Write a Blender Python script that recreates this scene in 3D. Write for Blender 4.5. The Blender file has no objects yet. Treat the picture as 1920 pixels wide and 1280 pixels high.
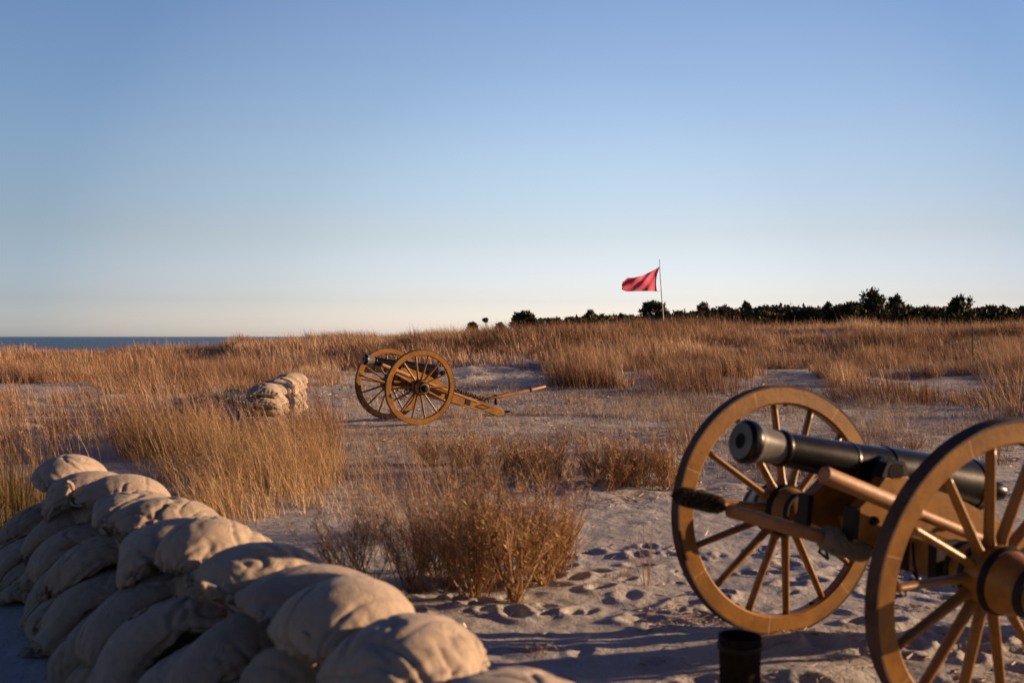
import bpy, bmesh, math, random
import numpy as np
from mathutils import Vector, Matrix, Euler
from mathutils.bvhtree import BVHTree
R = math.radians
SC = bpy.context.scene
COL = SC.collection
rng = np.random.default_rng(11)
random.seed(11)

# ------------------------------------------------------------------ camera, light, exposure
H = 1.73; F = 1867.0                                   # eye height (m), 35 mm lens in photo pixels
cd = bpy.data.cameras.new('camera'); cam = bpy.data.objects.new('camera', cd); COL.objects.link(cam)
cd.lens = 35; cd.sensor_width = 36; cd.clip_start = .1; cd.clip_end = 60000
cam.location = (0, 0, H); cam.rotation_euler = (R(90) - math.atan(-9 / F) * -1, 0, 0)
cd.dof.use_dof = True; cd.dof.focus_distance = 19; cd.dof.aperture_fstop = 2.2
SC.camera = cam
SUN_AZ, SUN_EL = 7.0, 10.5                              # degrees from +x towards +y, above horizon
w = bpy.data.worlds.new('World'); SC.world = w; w.use_nodes = True
nt = w.node_tree; bg = nt.nodes['Background']
sky = nt.nodes.new('ShaderNodeTexSky'); sky.sky_type = 'NISHITA'; sky.sun_disc = False
sky.sun_elevation = R(SUN_EL); sky.sun_rotation = R(90 - SUN_AZ)
sky.altitude = 0; sky.air_density = 1.0; sky.dust_density = 0.6; sky.ozone_density = 2.5
# the clear-day sky is paler and brighter in the band above the horizon by grading, with a vignette around the view axis painted in
tcw = nt.nodes.new('ShaderNodeTexCoord'); sx = nt.nodes.new('ShaderNodeSeparateXYZ'); nt.links.new(tcw.outputs['Generated'], sx.inputs[0])
def wramp(fac, stops, lo=0., hi=1.):
    mr = nt.nodes.new('ShaderNodeMapRange'); mr.inputs[1].default_value = lo; mr.inputs[2].default_value = hi; nt.links.new(fac, mr.inputs[0])
    r = nt.nodes.new('ShaderNodeValToRGB'); e = r.color_ramp.elements
    while len(e) < len(stops): e.new(.5)
    for k, (p, c) in enumerate(stops): e[k].position = (p - lo) / (hi - lo); e[k].color = (*[x / 5 for x in c], 1)
    nt.links.new(mr.outputs[0], r.inputs[0]); return r.outputs[0]
gain = wramp(sx.outputs[2], [(-.3, (.5, .5, .5)), (-.01, (2.3, 2.15, 3.1)), (.006, (2.35, 2.2, 3.2)), (.035, (1.87, 1.66, 2.28)), (.10, (2.04, 1.56, 1.60)), (.18, (2.28, 1.80, 1.76)), (.324, (2.38, 1.98, 2.05)), (.46, (1.2, 1.15, 1.6)), (.75, (.60, .80, 1.6)), (1, (.5, .75, 1.6))], -.3, 1.)
dp = nt.nodes.new('ShaderNodeVectorMath'); dp.operation = 'DOT_PRODUCT'; nt.links.new(tcw.outputs['Generated'], dp.inputs[0]); dp.inputs[1].default_value = (math.sin(R(2)), math.cos(R(2)), 0)
azg = wramp(dp.outputs['Value'], [(-1, (1.1,) * 3), (.2, (1.5,) * 3), (.70, (1.8, 2.0, 2.3)), (.886, (2.35, 2.72, 3.05)), (.916, (3.0, 3.2, 3.4)), (.961, (3.8, 3.95, 4.05)), (.985, (4.55, 4.65, 4.7)), (1, (4.9, 5, 5))], -1., 1.)
def wmul(a, b, k):
    m_ = nt.nodes.new('ShaderNodeVectorMath'); m_.operation = 'MULTIPLY'; nt.links.new(a, m_.inputs[0]); nt.links.new(b, m_.inputs[1])
    s_ = nt.nodes.new('ShaderNodeVectorMath'); s_.operation = 'SCALE'; s_.inputs['Scale'].default_value = k; nt.links.new(m_.outputs[0], s_.inputs[0]); return s_.outputs[0]
nt.links.new(wmul(wmul(sky.outputs[0], gain, 5.), azg, 1.12), bg.inputs[0]); bg.inputs[1].default_value = .075
sl = bpy.data.lights.new('sun', 'SUN'); so = bpy.data.objects.new('sun', sl); COL.objects.link(so)
sl.energy = 5.0; sl.angle = R(.55); sl.color = (1, .66, .39)
sd = Vector((math.cos(R(SUN_AZ)) * math.cos(R(SUN_EL)), math.sin(R(SUN_AZ)) * math.cos(R(SUN_EL)), math.sin(R(SUN_EL))))
so.rotation_euler = sd.to_track_quat('Z', 'Y').to_euler(); so.location = sd * 50
vs = SC.view_settings; vs.view_transform = 'Standard'; vs.look = 'None'; vs.exposure = .88; vs.gamma = 1; vs.use_curve_mapping = False

# ------------------------------------------------------------------ helpers
def link(o, parent=None):
    COL.objects.link(o)
    if parent: o.parent = parent
    return o
def tag(o, label=None, cat=None, group=None, kind=None):
    if label: o['label'] = label
    if cat: o['category'] = cat
    if group: o['group'] = group
    if kind: o['kind'] = kind
    return o
def empty(name, loc=(0, 0, 0), rot=(0, 0, 0), parent=None):
    o = bpy.data.objects.new(name, None); link(o, parent); o.location = loc; o.rotation_euler = rot
    o.empty_display_size = .1
    return o
def np_mesh(name, v, quads=None, tris=None, mats=(), parent=None, smooth=True, attrs=None, loc=None, midx=None):
    """fast mesh from numpy arrays; attrs: {name: per-vertex float array}"""
    me = bpy.data.meshes.new(name)
    q = np.zeros((0, 4), int) if quads is None else np.asarray(quads); t = np.zeros((0, 3), int) if tris is None else np.asarray(tris)
    me.vertices.add(len(v)); me.vertices.foreach_set('co', np.asarray(v, np.float32).ravel())
    nl = q.size + t.size
    me.loops.add(nl); me.loops.foreach_set('vertex_index', np.concatenate([q.ravel(), t.ravel()]).astype(np.int32))
    me.polygons.add(len(q) + len(t))
    st = np.concatenate([np.arange(len(q)) * 4, q.size + np.arange(len(t)) * 3]).astype(np.int32)
    me.polygons.foreach_set('loop_start', st)
    me.polygons.foreach_set('use_smooth', np.full(len(st), smooth))
    if midx is not None: me.polygons.foreach_set('material_index', np.asarray(midx, np.int32))
    if attrs:
        for k, a in attrs.items():
            at_ = me.attributes.new(k, 'FLOAT', 'POINT'); at_.data.foreach_set('value', np.asarray(a, np.float32))
    me.update(calc_edges=True)
    for m in mats: me.materials.append(m)
    o = bpy.data.objects.new(name, me); link(o, parent)
    if loc is not None: o.location = loc
    return o
class MB:
    """collects shapes into one mesh"""
    def __init__(s): s.b = bmesh.new()
    def box(s, c, d, rot=None, bev=0., mat=0):
        M = Matrix.Translation(c) @ (Euler(rot).to_matrix().to_4x4() if rot else Matrix()) @ Matrix.Diagonal((d[0], d[1], d[2], 1))
        r = bmesh.ops.create_cube(s.b, size=1, matrix=M)
        fs = set(f for v in r['verts'] for f in v.link_faces)
        for f in fs: f.material_index = mat
        if bev: bmesh.ops.bevel(s.b, geom=list(set(e for f in fs for e in f.edges)), offset=bev, segments=2, affect='EDGES', profile=.7)
        return s
    def lathe(s, prof, seg=32, M=None, mat=0, closed=True):
        """prof: (axial, radius) along +X"""
        M = M or Matrix(); rings = []
        for a, r in prof:
            rings.append([s.b.verts.new(M @ Vector((a, r * math.cos(t), r * math.sin(t)))) for t in [2 * math.pi * k / seg for k in range(seg)]])
        for A, B in zip(rings, rings[1:]):
            for k in range(seg):
                f = s.b.faces.new((A[k], A[(k + 1) % seg], B[(k + 1) % seg], B[k])); f.material_index = mat; f.smooth = True
        if closed:
            for rg in (rings[0], rings[-1]):
                try: f = s.b.faces.new(rg); f.material_index = mat
                except ValueError: pass
        return s
    def tube(s, pts, rad, seg=10, mat=0, flat=1.0):
        pts = [Vector(p) for p in pts]; n = len(pts)
        rad = rad if isinstance(rad, (list, tuple)) else [rad] * n
        up = Vector((0, 0, 1)); rings = []
        for i, p in enumerate(pts):
            t = (pts[min(i + 1, n - 1)] - pts[max(i - 1, 0)]).normalized()
            if i == 0:
                u = t.cross(up) if abs(t.dot(up)) < .95 else t.cross(Vector((1, 0, 0)))
            else: u = u - t * u.dot(t)
            u.normalize(); v_ = t.cross(u)
            rings.append([s.b.verts.new(p + (u * math.cos(a) + v_ * math.sin(a) * flat) * rad[i]) for a in [2 * math.pi * k / seg for k in range(seg)]])
        for A, B in zip(rings, rings[1:]):
            for k in range(seg):
                f = s.b.faces.new((A[k], A[(k + 1) % seg], B[(k + 1) % seg], B[k])); f.smooth = True; f.material_index = mat
        for rg in (rings[0], rings[-1]): f = s.b.faces.new(rg); f.material_index = mat
        return s
    def prism(s, poly, y0, y1, mat=0, bev=0.):
        """polygon in xz, extruded along y"""
        A = [s.b.verts.new((x, y0, z)) for x, z in poly]; B = [s.b.verts.new((x, y1, z)) for x, z in poly]
        fs = [s.b.faces.new(A), s.b.faces.new(B[::-1])]; n = len(poly)
        for k in range(n): fs.append(s.b.faces.new((A[k], B[k], B[(k + 1) % n], A[(k + 1) % n])))
        for f in fs: f.material_index = mat
        if bev: bmesh.ops.bevel(s.b, geom=list(set(e for f in fs for e in f.edges)), offset=bev, segments=2, affect='EDGES', profile=.7)
        return s
    def build(s, name, mats, parent=None, loc=None, rot=None):
        bmesh.ops.recalc_face_normals(s.b, faces=s.b.faces[:])
        me = bpy.data.meshes.new(name); s.b.to_mesh(me); s.b.free()
        for m in (mats if isinstance(mats, (list, tuple)) else [mats]): me.materials.append(m)
        o = bpy.data.objects.new(name, me); link(o, parent)
        if loc: o.location = loc
        if rot: o.rotation_euler = rot
        return o
def autosmooth(o, ang=35):
    me = o.data
    me.polygons.foreach_set('use_smooth', [True] * len(me.polygons))
    me.set_sharp_from_angle(angle=R(ang))
    return o
def children(o): return [c for c in bpy.data.objects if c.parent == o]
def copy_tree(o, parent=None):
    c = o.copy(); COL.objects.link(c); c.parent = parent
    for ch in children(o): copy_tree(ch, c)
    return c

# ------------------------------------------------------------------ materials
def mat(name):
    m = bpy.data.materials.new(name); m.use_nodes = True
    n = m.node_tree.nodes; l = m.node_tree.links
    return m, n, l, n['Principled BSDF']
def noise(n, l, scale, detail=5, rough=.6, coord='Object', dist=0., vec=None):
    t = n.new('ShaderNodeTexNoise'); t.inputs['Scale'].default_value = scale; t.inputs['Detail'].default_value = detail
    t.inputs['Roughness'].default_value = rough; t.inputs['Distortion'].default_value = dist
    if vec is not None: l.new(vec, t.inputs['Vector'])
    else:
        tc = n.new('ShaderNodeTexCoord'); l.new(tc.outputs[coord], t.inputs['Vector'])
    return t.outputs['Fac']
def ramp(n, l, fac, stops):
    r = n.new('ShaderNodeValToRGB'); e = r.color_ramp.elements
    while len(e) < len(stops): e.new(.5)
    for k, (p, c) in enumerate(stops): e[k].position = p; e[k].color = (*c, 1) if len(c) == 3 else c
    l.new(fac, r.inputs[0]); return r.outputs[0]
def bump(n, l, h, strength, dist, bs, prev=None):
    b = n.new('ShaderNodeBump'); b.inputs['Strength'].default_value = strength; b.inputs['Distance'].default_value = dist
    l.new(h, b.inputs['Height'])
    if prev: l.new(prev, b.inputs['Normal'])
    if bs: l.new(b.outputs[0], bs.inputs['Normal'])
    return b.outputs[0]
def mix(n, l, f, a, b, mode='MIX'):
    m = n.new('ShaderNodeMix'); m.data_type = 'RGBA'; m.blend_type = mode
    for s_, v_ in ((m.inputs[0], f), (m.inputs[6], a), (m.inputs[7], b)):
        if hasattr(v_, 'links'): l.new(v_, s_)
        elif isinstance(v_, (int, float)): s_.default_value = v_
        else: s_.default_value = (*v_, 1)
    return m.outputs[2]

def make_paint(name, c1, c2, rough=.36):
    m, n, l, b = mat(name)
    f = noise(n, l, 9, 6, .65); g = noise(n, l, 90, 4, .7)
    c = ramp(n, l, f, [(.3, c1), (.7, c2)])
    dirt = ramp(n, l, noise(n, l, 4, 8, .72, dist=.4), [(.42, (1, 1, 1)), (.62, (.50, .45, .40))]); c = mix(n, l, .7, c, dirt, 'MULTIPLY')
    scr = ramp(n, l, g, [(.64, (0, 0, 0)), (.74, (1, 1, 1))])
    c = mix(n, l, scr, c, tuple(min(1, x * 1.5 + .02) for x in c2))
    l.new(c, b.inputs['Base Color'])
    r = n.new('ShaderNodeMapRange'); l.new(g, r.inputs[0]); r.inputs[3].default_value = rough - .12; r.inputs[4].default_value = rough + .2
    l.new(r.outputs[0], b.inputs['Roughness'])
    tc = n.new('ShaderNodeTexCoord'); mp = n.new('ShaderNodeMapping'); mp.inputs['Scale'].default_value = (1, 5, 1)
    l.new(tc.outputs['Object'], mp.inputs[0]); gr = noise(n, l, 30, 4, .6, vec=mp.outputs[0])
    bump(n, l, gr, .28, .005, b); b.inputs['Specular IOR Level'].default_value = .5
    return m
M_OCH = make_paint('ochre_paint', (.205, .086, .007), (.295, .132, .013))
M_WORN = make_paint('worn_ochre_paint', (.42, .22, .08), (.5, .28, .12), .6)
M_WOOD = make_paint('bare_pole_wood', (.27, .125, .04), (.36, .18, .07), .55)
def make_iron(name, c, rough, dust=.3, spec=.14):
    m, n, l, b = mat(name)
    f = noise(n, l, 6, 7, .7); g = noise(n, l, 60, 5, .7)
    cc = ramp(n, l, f, [(.35, c), (.75, tuple(x * (1 + dust * 4) + .012 * dust for x in c))])
    l.new(cc, b.inputs['Base Color'])
    r = n.new('ShaderNodeMapRange'); l.new(f, r.inputs[0]); r.inputs[3].default_value = rough - .1; r.inputs[4].default_value = rough + .15
    l.new(r.outputs[0], b.inputs['Roughness']); bump(n, l, g, .2, .003, b); b.inputs['Specular IOR Level'].default_value = spec
    return m
M_IRON = make_iron('black_iron', (.009, .0085, .009), .5)
M_TUBE = make_iron('black_gun_barrel', (.0038, .0030, .0036), .30, .1, .22)
M_BARE = make_iron('worn_muzzle_metal', (.075, .07, .066), .42, .3)
M_BORE = make_iron('dark_bore', (.004, .004, .004), .8)
M_TYRE = make_iron('weathered_tyre_iron', (.036, .022, .017), .65, .5)
def make_cloth():
    m, n, l, b = mat('burlap')
    f = noise(n, l, 3.5, 6, .65); g = noise(n, l, 22, 5, .65)
    oi = n.new('ShaderNodeObjectInfo')
    c = ramp(n, l, f, [(.3, (.33, .26, .195)), (.72, (.46, .37, .285))])
    c = mix(n, l, ramp(n, l, g, [(.5, (0, 0, 0)), (.8, (.5, .5, .5))]), c, (.20, .15, .11))
    st_ = noise(n, l, 5.5, 7, .7, dist=.8); c = mix(n, l, ramp(n, l, st_, [(.50, (0, 0, 0)), (.66, (.35, .35, .35))]), c, (.19, .14, .10))
    tint = ramp(n, l, oi.outputs['Random'], [(0, (.78, .77, .78)), (.5, (.95, .94, .92)), (1, (1.0, 1.0, 1.0))])
    c = mix(n, l, 1.0, c, tint, 'MULTIPLY')
    l.new(c, b.inputs['Base Color']); b.inputs['Roughness'].default_value = .95; b.inputs['Specular IOR Level'].default_value = .1
    b.inputs['Sheen Weight'].default_value = .15
    w1 = n.new('ShaderNodeTexWave'); w1.inputs['Scale'].default_value = 95; w1.inputs['Distortion'].default_value = 1.2; w1.bands_direction = 'X'
    w2 = n.new('ShaderNodeTexWave'); w2.inputs['Scale'].default_value = 95; w2.inputs['Distortion'].default_value = 1.2; w2.bands_direction = 'Y'
    tc = n.new('ShaderNodeTexCoord')
    for w_ in (w1, w2): l.new(tc.outputs['Object'], w_.inputs['Vector'])
    ad = n.new('ShaderNodeMath'); l.new(w1.outputs['Fac'], ad.inputs[0]); l.new(w2.outputs['Fac'], ad.inputs[1])
    nb = bump(n, l, noise(n, l, 14, 6, .65, dist=1.0),   .55, .02, None)
    bump(n, l, ad.outputs[0], .25, .0015, b, nb)
    return m
M_CLOTH = make_cloth()
def make_grass(name, stops, trans=.35, rough=.6):
    m, n, l, b = mat(name)
    a = n.new('ShaderNodeAttribute'); a.attribute_name = 'tint'
    c = ramp(n, l, a.outputs['Fac'], stops)
    trans *= .65
    tc = n.new('ShaderNodeTexCoord'); f = noise(n, l, .35, 3, .6, vec=tc.outputs['Object'])
    c = mix(n, l, ramp(n, l, f, [(.35, (0, 0, 0)), (.68, (.7, .7, .7))]), c, mix(n, l, 1., c, (.74, .60, .52), 'MULTIPLY'))
    l.new(c, b.inputs['Base Color']); b.inputs['Roughness'].default_value = rough; b.inputs['Specular IOR Level'].default_value = .25
    t = n.new('ShaderNodeBsdfTranslucent'); l.new(c, t.inputs[0])
    ms = n.new('ShaderNodeMixShader'); ms.inputs[0].default_value = trans
    l.new(b.outputs[0], ms.inputs[1]); l.new(t.outputs[0], ms.inputs[2]); l.new(ms.outputs[0], n['Material Output'].inputs[0])
    return m
M_GRASS = make_grass('dry_grass', [(0, (.055, .030, .018)), (.22, (.16, .082, .046)), (.5, (.36, .20, .110)), (.75, (.49, .315, .180)), (1, (.74, .57, .38))])
M_GOLD = make_grass('golden_grass', [(0, (.16, .085, .035)), (.4, (.38, .225, .10)), (.7, (.52, .35, .17)), (1, (.68, .50, .29))])
M_GREEN = make_grass('green_yellow_grass', [(0, (.05, .042, .010)), (.5, (.15, .11, .028)), (1, (.36, .24, .09))])
M_TWIG = make_grass('reddish_twigs', [(0, (.13, .068, .036)), (.35, (.32, .18, .09)), (.7, (.52, .33, .17)), (1, (.76, .56, .33))], .2)
M_LITTER = make_grass('bleached_litter', [(0, (.13, .08, .06)), (.4, (.27, .18, .13)), (.75, (.46, .35, .26)), (1, (.70, .60, .48))], .1)
M_NEEDLE = make_grass('evergreen_foliage', [(0, (.026, .032, .016)), (.6, (.055, .062, .028)), (1, (.12, .10, .045))], .1)
M_BROWNLEAF = make_grass('brown_bare_scrub', [(0, (.07, .045, .03)), (1, (.20, .12, .07))], .1)
def make_bark():
    m, n, l, b = mat('bark'); c = ramp(n, l, noise(n, l, 12, 5), [(.3, (.06, .045, .035)), (.7, (.14, .11, .085))])
    l.new(c, b.inputs['Base Color']); b.inputs['Roughness'].default_value = .9; return m
M_BARK = make_bark()
def make_sand():
    m, n, l, b = mat('sand')
    f = noise(n, l, .5, 7, .62); g = noise(n, l, 3.2, 7, .7); h = noise(n, l, 45, 6, .75); k = noise(n, l, 400, 2, .6)
    c = ramp(n, l, f, [(.3, (.38, .355, .33)), (.7, (.48, .45, .41))])
    deb = ramp(n, l, g, [(.46, (0, 0, 0)), (.72, (.8, .8, .8))]); sp = ramp(n, l, h, [(.5, (0, 0, 0)), (.62, (1, 1, 1))])
    a = n.new('ShaderNodeAttribute'); a.attribute_name = 'debris'
    dm = mix(n, l, 1., deb, sp, 'MULTIPLY'); dm = mix(n, l, 1., dm, a.outputs['Color'], 'MULTIPLY')
    c = mix(n, l, dm, c, (.22, .165, .13))
    c = mix(n, l, ramp(n, l, k, [(.3, (.3, .3, .3)), (.55, (0, 0, 0))]), c, (.2, .15, .12))
    l.new(c, b.inputs['Base Color']); b.inputs['Roughness'].default_value = .92; b.inputs['Specular IOR Level'].default_value = .15
    nb = bump(n, l, noise(n, l, 7, 6, .62), .9, .05, None); nb = bump(n, l, h, .7, .012, None, nb); bump(n, l, k, .5, .002, b, nb)
    return m
M_SAND = make_sand()

# ------------------------------------------------------------------ terrain
def sm(a, b, x):
    t = np.clip((x - a) / (b - a), 0, 1); return t * t * (3 - 2 * t)
_perm = np.random.default_rng(5).random((64, 64))
def vn(x, y):
    xi = np.floor(x).astype(int); yi = np.floor(y).astype(int); fx = x - xi; fy = y - yi
    fx = fx * fx * (3 - 2 * fx); fy = fy * fy * (3 - 2 * fy)
    p = lambda a, b: _perm[a % 64, b % 64]
    return (p(xi, yi) * (1 - fx) + p(xi + 1, yi) * fx) * (1 - fy) + (p(xi, yi + 1) * (1 - fx) + p(xi + 1, yi + 1) * fx) * fy
def fbm(x, y, o=4):
    s = 0; a = .5
    for k in range(o): s = s + a * (vn(x * 2 ** k + 7.3 * k, y * 2 ** k + 3.1 * k) - .5); a *= .5
    return s
_d = np.random.default_rng(3)
DENTS = np.stack([_d.uniform(-1.2, 5.5, 420), _d.uniform(2.6, 8.3, 420), _d.uniform(.05, .13, 420), _d.uniform(.014, .044, 420), _d.uniform(0, 3.14, 420)], 1)
def mound(x, y, cx, cy, sx, sy, h): return h * np.exp(-((x - cx) / sx) ** 2 - ((y - cy) / sy) ** 2)
def terrain(x, y, fine=True):
    x = np.asarray(x, float); y = np.asarray(y, float)
    z = fbm(x / 9, y / 9) * .25 * sm(7, 22, y) + fbm(x / 1.6 + 3, y / 1.6) * .07
    z = z + fbm(x / 14 + 5, y / 10 + 1) * 1.5 * sm(28, 46, y) * (1 - .6 * sm(75, 120, y))
    ang = x / np.maximum(y, 5)
    hum = (1 - np.abs(fbm(x / 4.2 + 9, y / 3.4 + 2, 3)) * 4)
    z = z + .40 * hum * sm(11, 15, y) * (1 - .65 * sm(24, 38, y)) * sm(.24, .32, -ang) * (1 - .5 * sm(50, 60, y)) + .42 * hum * sm(31, 40, y) * sm(-.14, -.08, ang)
    hr = 1.45 - .35 * sm(.0, .14, -ang) - 1.15 * sm(.268, .30, -ang) + .1 * sm(0, .2, ang)
    z = z + hr * sm(44, 74, y)
    z = z + .22 * np.exp(-((y - 37) / 6.) ** 2) * sm(-4, 4, x)
    z = z + mound(x, y, 11.3, 75, 5, 5, .45)
    z = z - 3.6 * sm(.16, .26, -ang) * sm(95, 330, y) - 3.5 * sm(330, 900, y) * sm(.0, .2, -ang)
    z = z - 1.0 * sm(140, 300, y) * (1 - sm(.0, .2, -ang)) * .3
    z = z - .02 + mound(x, y, 2.15, 5.9, 1.1, .35, -.0)
    # the two guns stand on slightly raised / level pads
    z = z * (1 - .75 * np.exp(-((x - 1.9) / 2.2) ** 2 - ((y - 5.2) / 1.6) ** 2)) 
    z = z * (1 - .8 * np.exp(-((x + 1.6) / 2.6) ** 2 - ((y - 19.8) / 2.2) ** 2)) + mound(x, y, -1.6, 19.8, 2.6, 2, .045)
    # sand banked up just past the near wheels
    z = z + mound(x, y, 1.75, 5.55, .5, .22, .06) + mound(x, y, 1.5, 5.0, .28, .25, .05)
    return z
def dents(x, y, z):
    z = z.copy()
    for cx, cy, r, d, a in DENTS:
        m = (np.abs(x - cx) < 3 * r) & (np.abs(y - cy) < 3 * r)
        if not m.any(): continue
        dx, dy = x[m] - cx, y[m] - cy
        u = dx * math.cos(a) + dy * math.sin(a); v = (-dx * math.sin(a) + dy * math.cos(a)) * 1.7
        q = (u * u + v * v) / r / r
        z[m] += -d * np.exp(-q * 1.3) + .55 * d * np.exp(-(np.sqrt(q) - 1.35) ** 2 * 5)
    z += fbm(x / .42 + 4, y / .30, 3) * .075 * sm(9, 12, y) * (1 - sm(26, 36, y)) * (np.abs(x) < 30)
    m = (y > 2.5) & (y < 12) & (np.abs(x) < 7)
    z[m] += (fbm(x[m] / .32, y[m] / .32, 4)) * .05
    return z
def axis(segs):
    out = [np.array([segs[0][0]])]
    for a, b, step in segs: out.append(np.linspace(a, b, max(2, int(round((b - a) / step)) + 1))[1:])
    return np.concatenate(out)
gx = axis([(-2500, -400, 150), (-400, -60, 12), (-60, -14, 1.0), (-14, -4.5, .16), (-4.5, -1.2, .05), (-1.2, 3.8, .024), (3.8, 8, .1), (8, 30, .5), (30, 90, 1.2), (90, 400, 12), (400, 2500, 150)])
gy = axis([(-60, -2, 3), (-2, 2.4, .2), (2.4, 7.6, .026), (7.6, 14, .06), (14, 26, .14), (26, 100, .55), (100, 200, 3), (200, 500, 12), (500, 2500, 130)])
X, Y = np.meshgrid(gx, gy)
Z = dents(X, Y, terrain(X, Y))
nx, ny = len(gx), len(gy)
idx = np.arange(nx * ny).reshape(ny, nx)
q = np.stack([idx[:-1, :-1], idx[:-1, 1:], idx[1:, 1:], idx[1:, :-1]], -1).reshape(-1, 4)
deb = np.clip(sm(9, 12, Y) * (1 - .6 * sm(40, 60, Y)) * (.6 + 1.4 * fbm(X / 3, Y / 2) + .3), 0, 1)
ground = np_mesh('ground', np.stack([X, Y, Z], -1).reshape(-1, 3), quads=q, mats=[M_SAND], attrs={'debris': deb.ravel()})
tag(ground, 'pale sandy dune ground with footprints and plant litter', kind='structure')
del ground['label']
def tz(x, y): return float(terrain(np.array([x]), np.array([y]))[0])
def gpt(u, v):
    """ground point under photo pixel (u, v) for level ground"""
    d = F * H / max(v - 631, 4); return ((u - 960) / F * d, d)
# sea
m, n, l, b = mat('sea_water')
b.inputs['Base Color'].default_value = (.012, .035, .06, 1); b.inputs['Roughness'].default_value = .32; b.inputs['IOR'].default_value = 1.33
tc = n.new('ShaderNodeTexCoord'); mp = n.new('ShaderNodeMapping'); mp.inputs['Scale'].default_value = (.05, .3, 1); l.new(tc.outputs['Object'], mp.inputs[0])
bump(n, l, noise(n, l, 1, 8, .7, vec=mp.outputs[0]), 1., 1.2, b)
sea = np_mesh('sea', np.array([(-30000, 60, -1.3), (30000, 60, -1.3), (30000, 40000, -1.3), (-30000, 40000, -1.3)], float), quads=[(0, 1, 2, 3)], mats=[m])
tag(sea, kind='structure')

# ------------------------------------------------------------------ field guns
def make_wheel(parent, side, y, lean=.075, joint=0.):
    Rr, Ri, hw = .710, .612, .034
    rim = MB(); seg = 112
    # felloes: rounded inner edge; slot 1 = pale worn line where two felloes meet
    prof = [(Rr, -hw), (Rr, hw), (Ri + .012, hw), (Ri, hw - .012), (Ri, -hw + .012), (Ri + .012, -hw)]
    angs = []; mats_ = []
    for k in range(7):
        a0 = 2 * math.pi * k / 7 + joint; a1 = 2 * math.pi * (k + 1) / 7 + joint; da = .0035
        A = [a0 - da, a0 + da] + [a0 + (a1 - a0) * t / 15 for t in range(1, 15)]
        angs += A; mats_ += [1] + [0] * (len(A) - 1)
    rings = [[rim.b.verts.new((r * math.cos(a), yy, r * math.sin(a))) for r, yy in prof] for a in angs]
    N = len(angs)
    for i in range(N):
        for j in range(6):
            f = rim.b.faces.new((rings[i][j], rings[i][(j + 1) % 6], rings[(i + 1) % N][(j + 1) % 6], rings[(i + 1) % N][j])); f.material_index = mats_[i]
    wh = autosmooth(rim.build('wheel', [M_OCH, M_WORN], parent, (0, y, .725), (-lean, 0, 0 if side > 0 else math.pi)), 30)
    ty = MB(); seg = 96
    P = [(Rr + .0005, -hw - .001), (.722, -hw - .001), (.725, -hw + .004), (.725, hw - .004), (.722, hw + .001), (Rr + .0005, hw + .001)]
    rings = [[ty.b.verts.new((r * math.cos(2 * math.pi * i / seg), yy, r * math.sin(2 * math.pi * i / seg))) for r, yy in P] for i in range(seg)]
    for i in range(seg):
        for j in range(6): ty.b.faces.new((rings[i][j], rings[i][(j + 1) % 6], rings[(i + 1) % seg][(j + 1) % 6], rings[(i + 1) % seg][j]))
    autosmooth(ty.build('tyre', M_TYRE, wh), 30)
    for k in range(14):
        a = 2 * math.pi * k / 14 + joint + .09 * (1 if k % 2 else -1); M = Matrix(((math.cos(a), 0, -math.sin(a), Ri * math.cos(a)), (0, 1, 0, 0), (math.sin(a), 0, math.cos(a), Ri * math.sin(a)), (0, 0, 0, 1)))
        if k % 2: bt = MB(); bt.lathe([(-.011, .009), (-.009, .013), (.002, .014)], 8, M); bt.build('rim_bolt', M_IRON, wh)
    dish = -.035
    for k in range(14):
        a = 2 * math.pi * (k + .5) / 14 + joint; c, s_ = math.cos(a), math.sin(a)
        sp = MB(); pts = []; rad = []
        for t, r0 in ((0, .034), (.06, .031), (.12, .026), (.5, .024), (.9, .022), (1, .021)):
            r = .125 + (Ri + .004 - .125) * t; pts.append((r * c, dish * (1 - t), r * s_)); rad.append(r0)
        # oval section, deeper across the wheel
        M = Matrix(((c, 0, -s_, 0), (0, 1, 0, 0), (s_, 0, c, 0), (0, 0, 0, 1)))
        rings = []
        for (px, py, pz), r0 in zip(pts, rad):
            rr = math.hypot(px, pz); ww = r0 * .80; dd = r0 * 1.12
            rings.append([sp.b.verts.new(M @ Vector((rr, py + dd * math.sin(t2), ww * math.cos(t2)))) for t2 in [2 * math.pi * q_ / 12 for q_ in range(12)]])
        for A, B in zip(rings, rings[1:]):
            for q_ in range(12): f = sp.b.faces.new((A[q_], A[(q_ + 1) % 12], B[(q_ + 1) % 12], B[q_])); f.smooth = True
        for rg in (rings[0], rings[-1]): sp.b.faces.new(rg)
        sp.build('spoke', M_OCH, wh)
    MY = Matrix.Rotation(math.pi / 2, 4, 'Z')            # lathe axis -> +Y
    hb = MB(); hb.lathe([(-.20, .095), (-.19, .104), (-.10, .132), (-.045, .150), (-.04, .153), (.03, .153), (.035, .150), (.09, .138), (.16, .118), (.205, .104), (.21, .095)], 40, MY)
    autosmooth(hb.build('hub', M_OCH, wh), 50)
    for a0, a1, r0, r1 in ((.032, .062, .158, .152), (-.092, -.062, .144, .153), (.178, .212, .118, .110), (-.203, -.172, .108, .116)):
        bd = MB(); bd.lathe([(a0, r0 - .012), (a0, r0), (a1, r1), (a1, r1 - .012)], 40, MY, closed=False); autosmooth(bd.build('hub_band', M_IRON, wh), 30)
    cp = MB(); cp.lathe([(.19, .075), (.225, .075), (.228, .068), (.235, .050), (.285, .046), (.292, .036)], 28, MY)
    cp.tube([(0, .262, -.075), (0, .262, .075)], .009, 8)
    autosmooth(cp.build('axle_end', M_IRON, wh), 30)
    return wh

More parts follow.
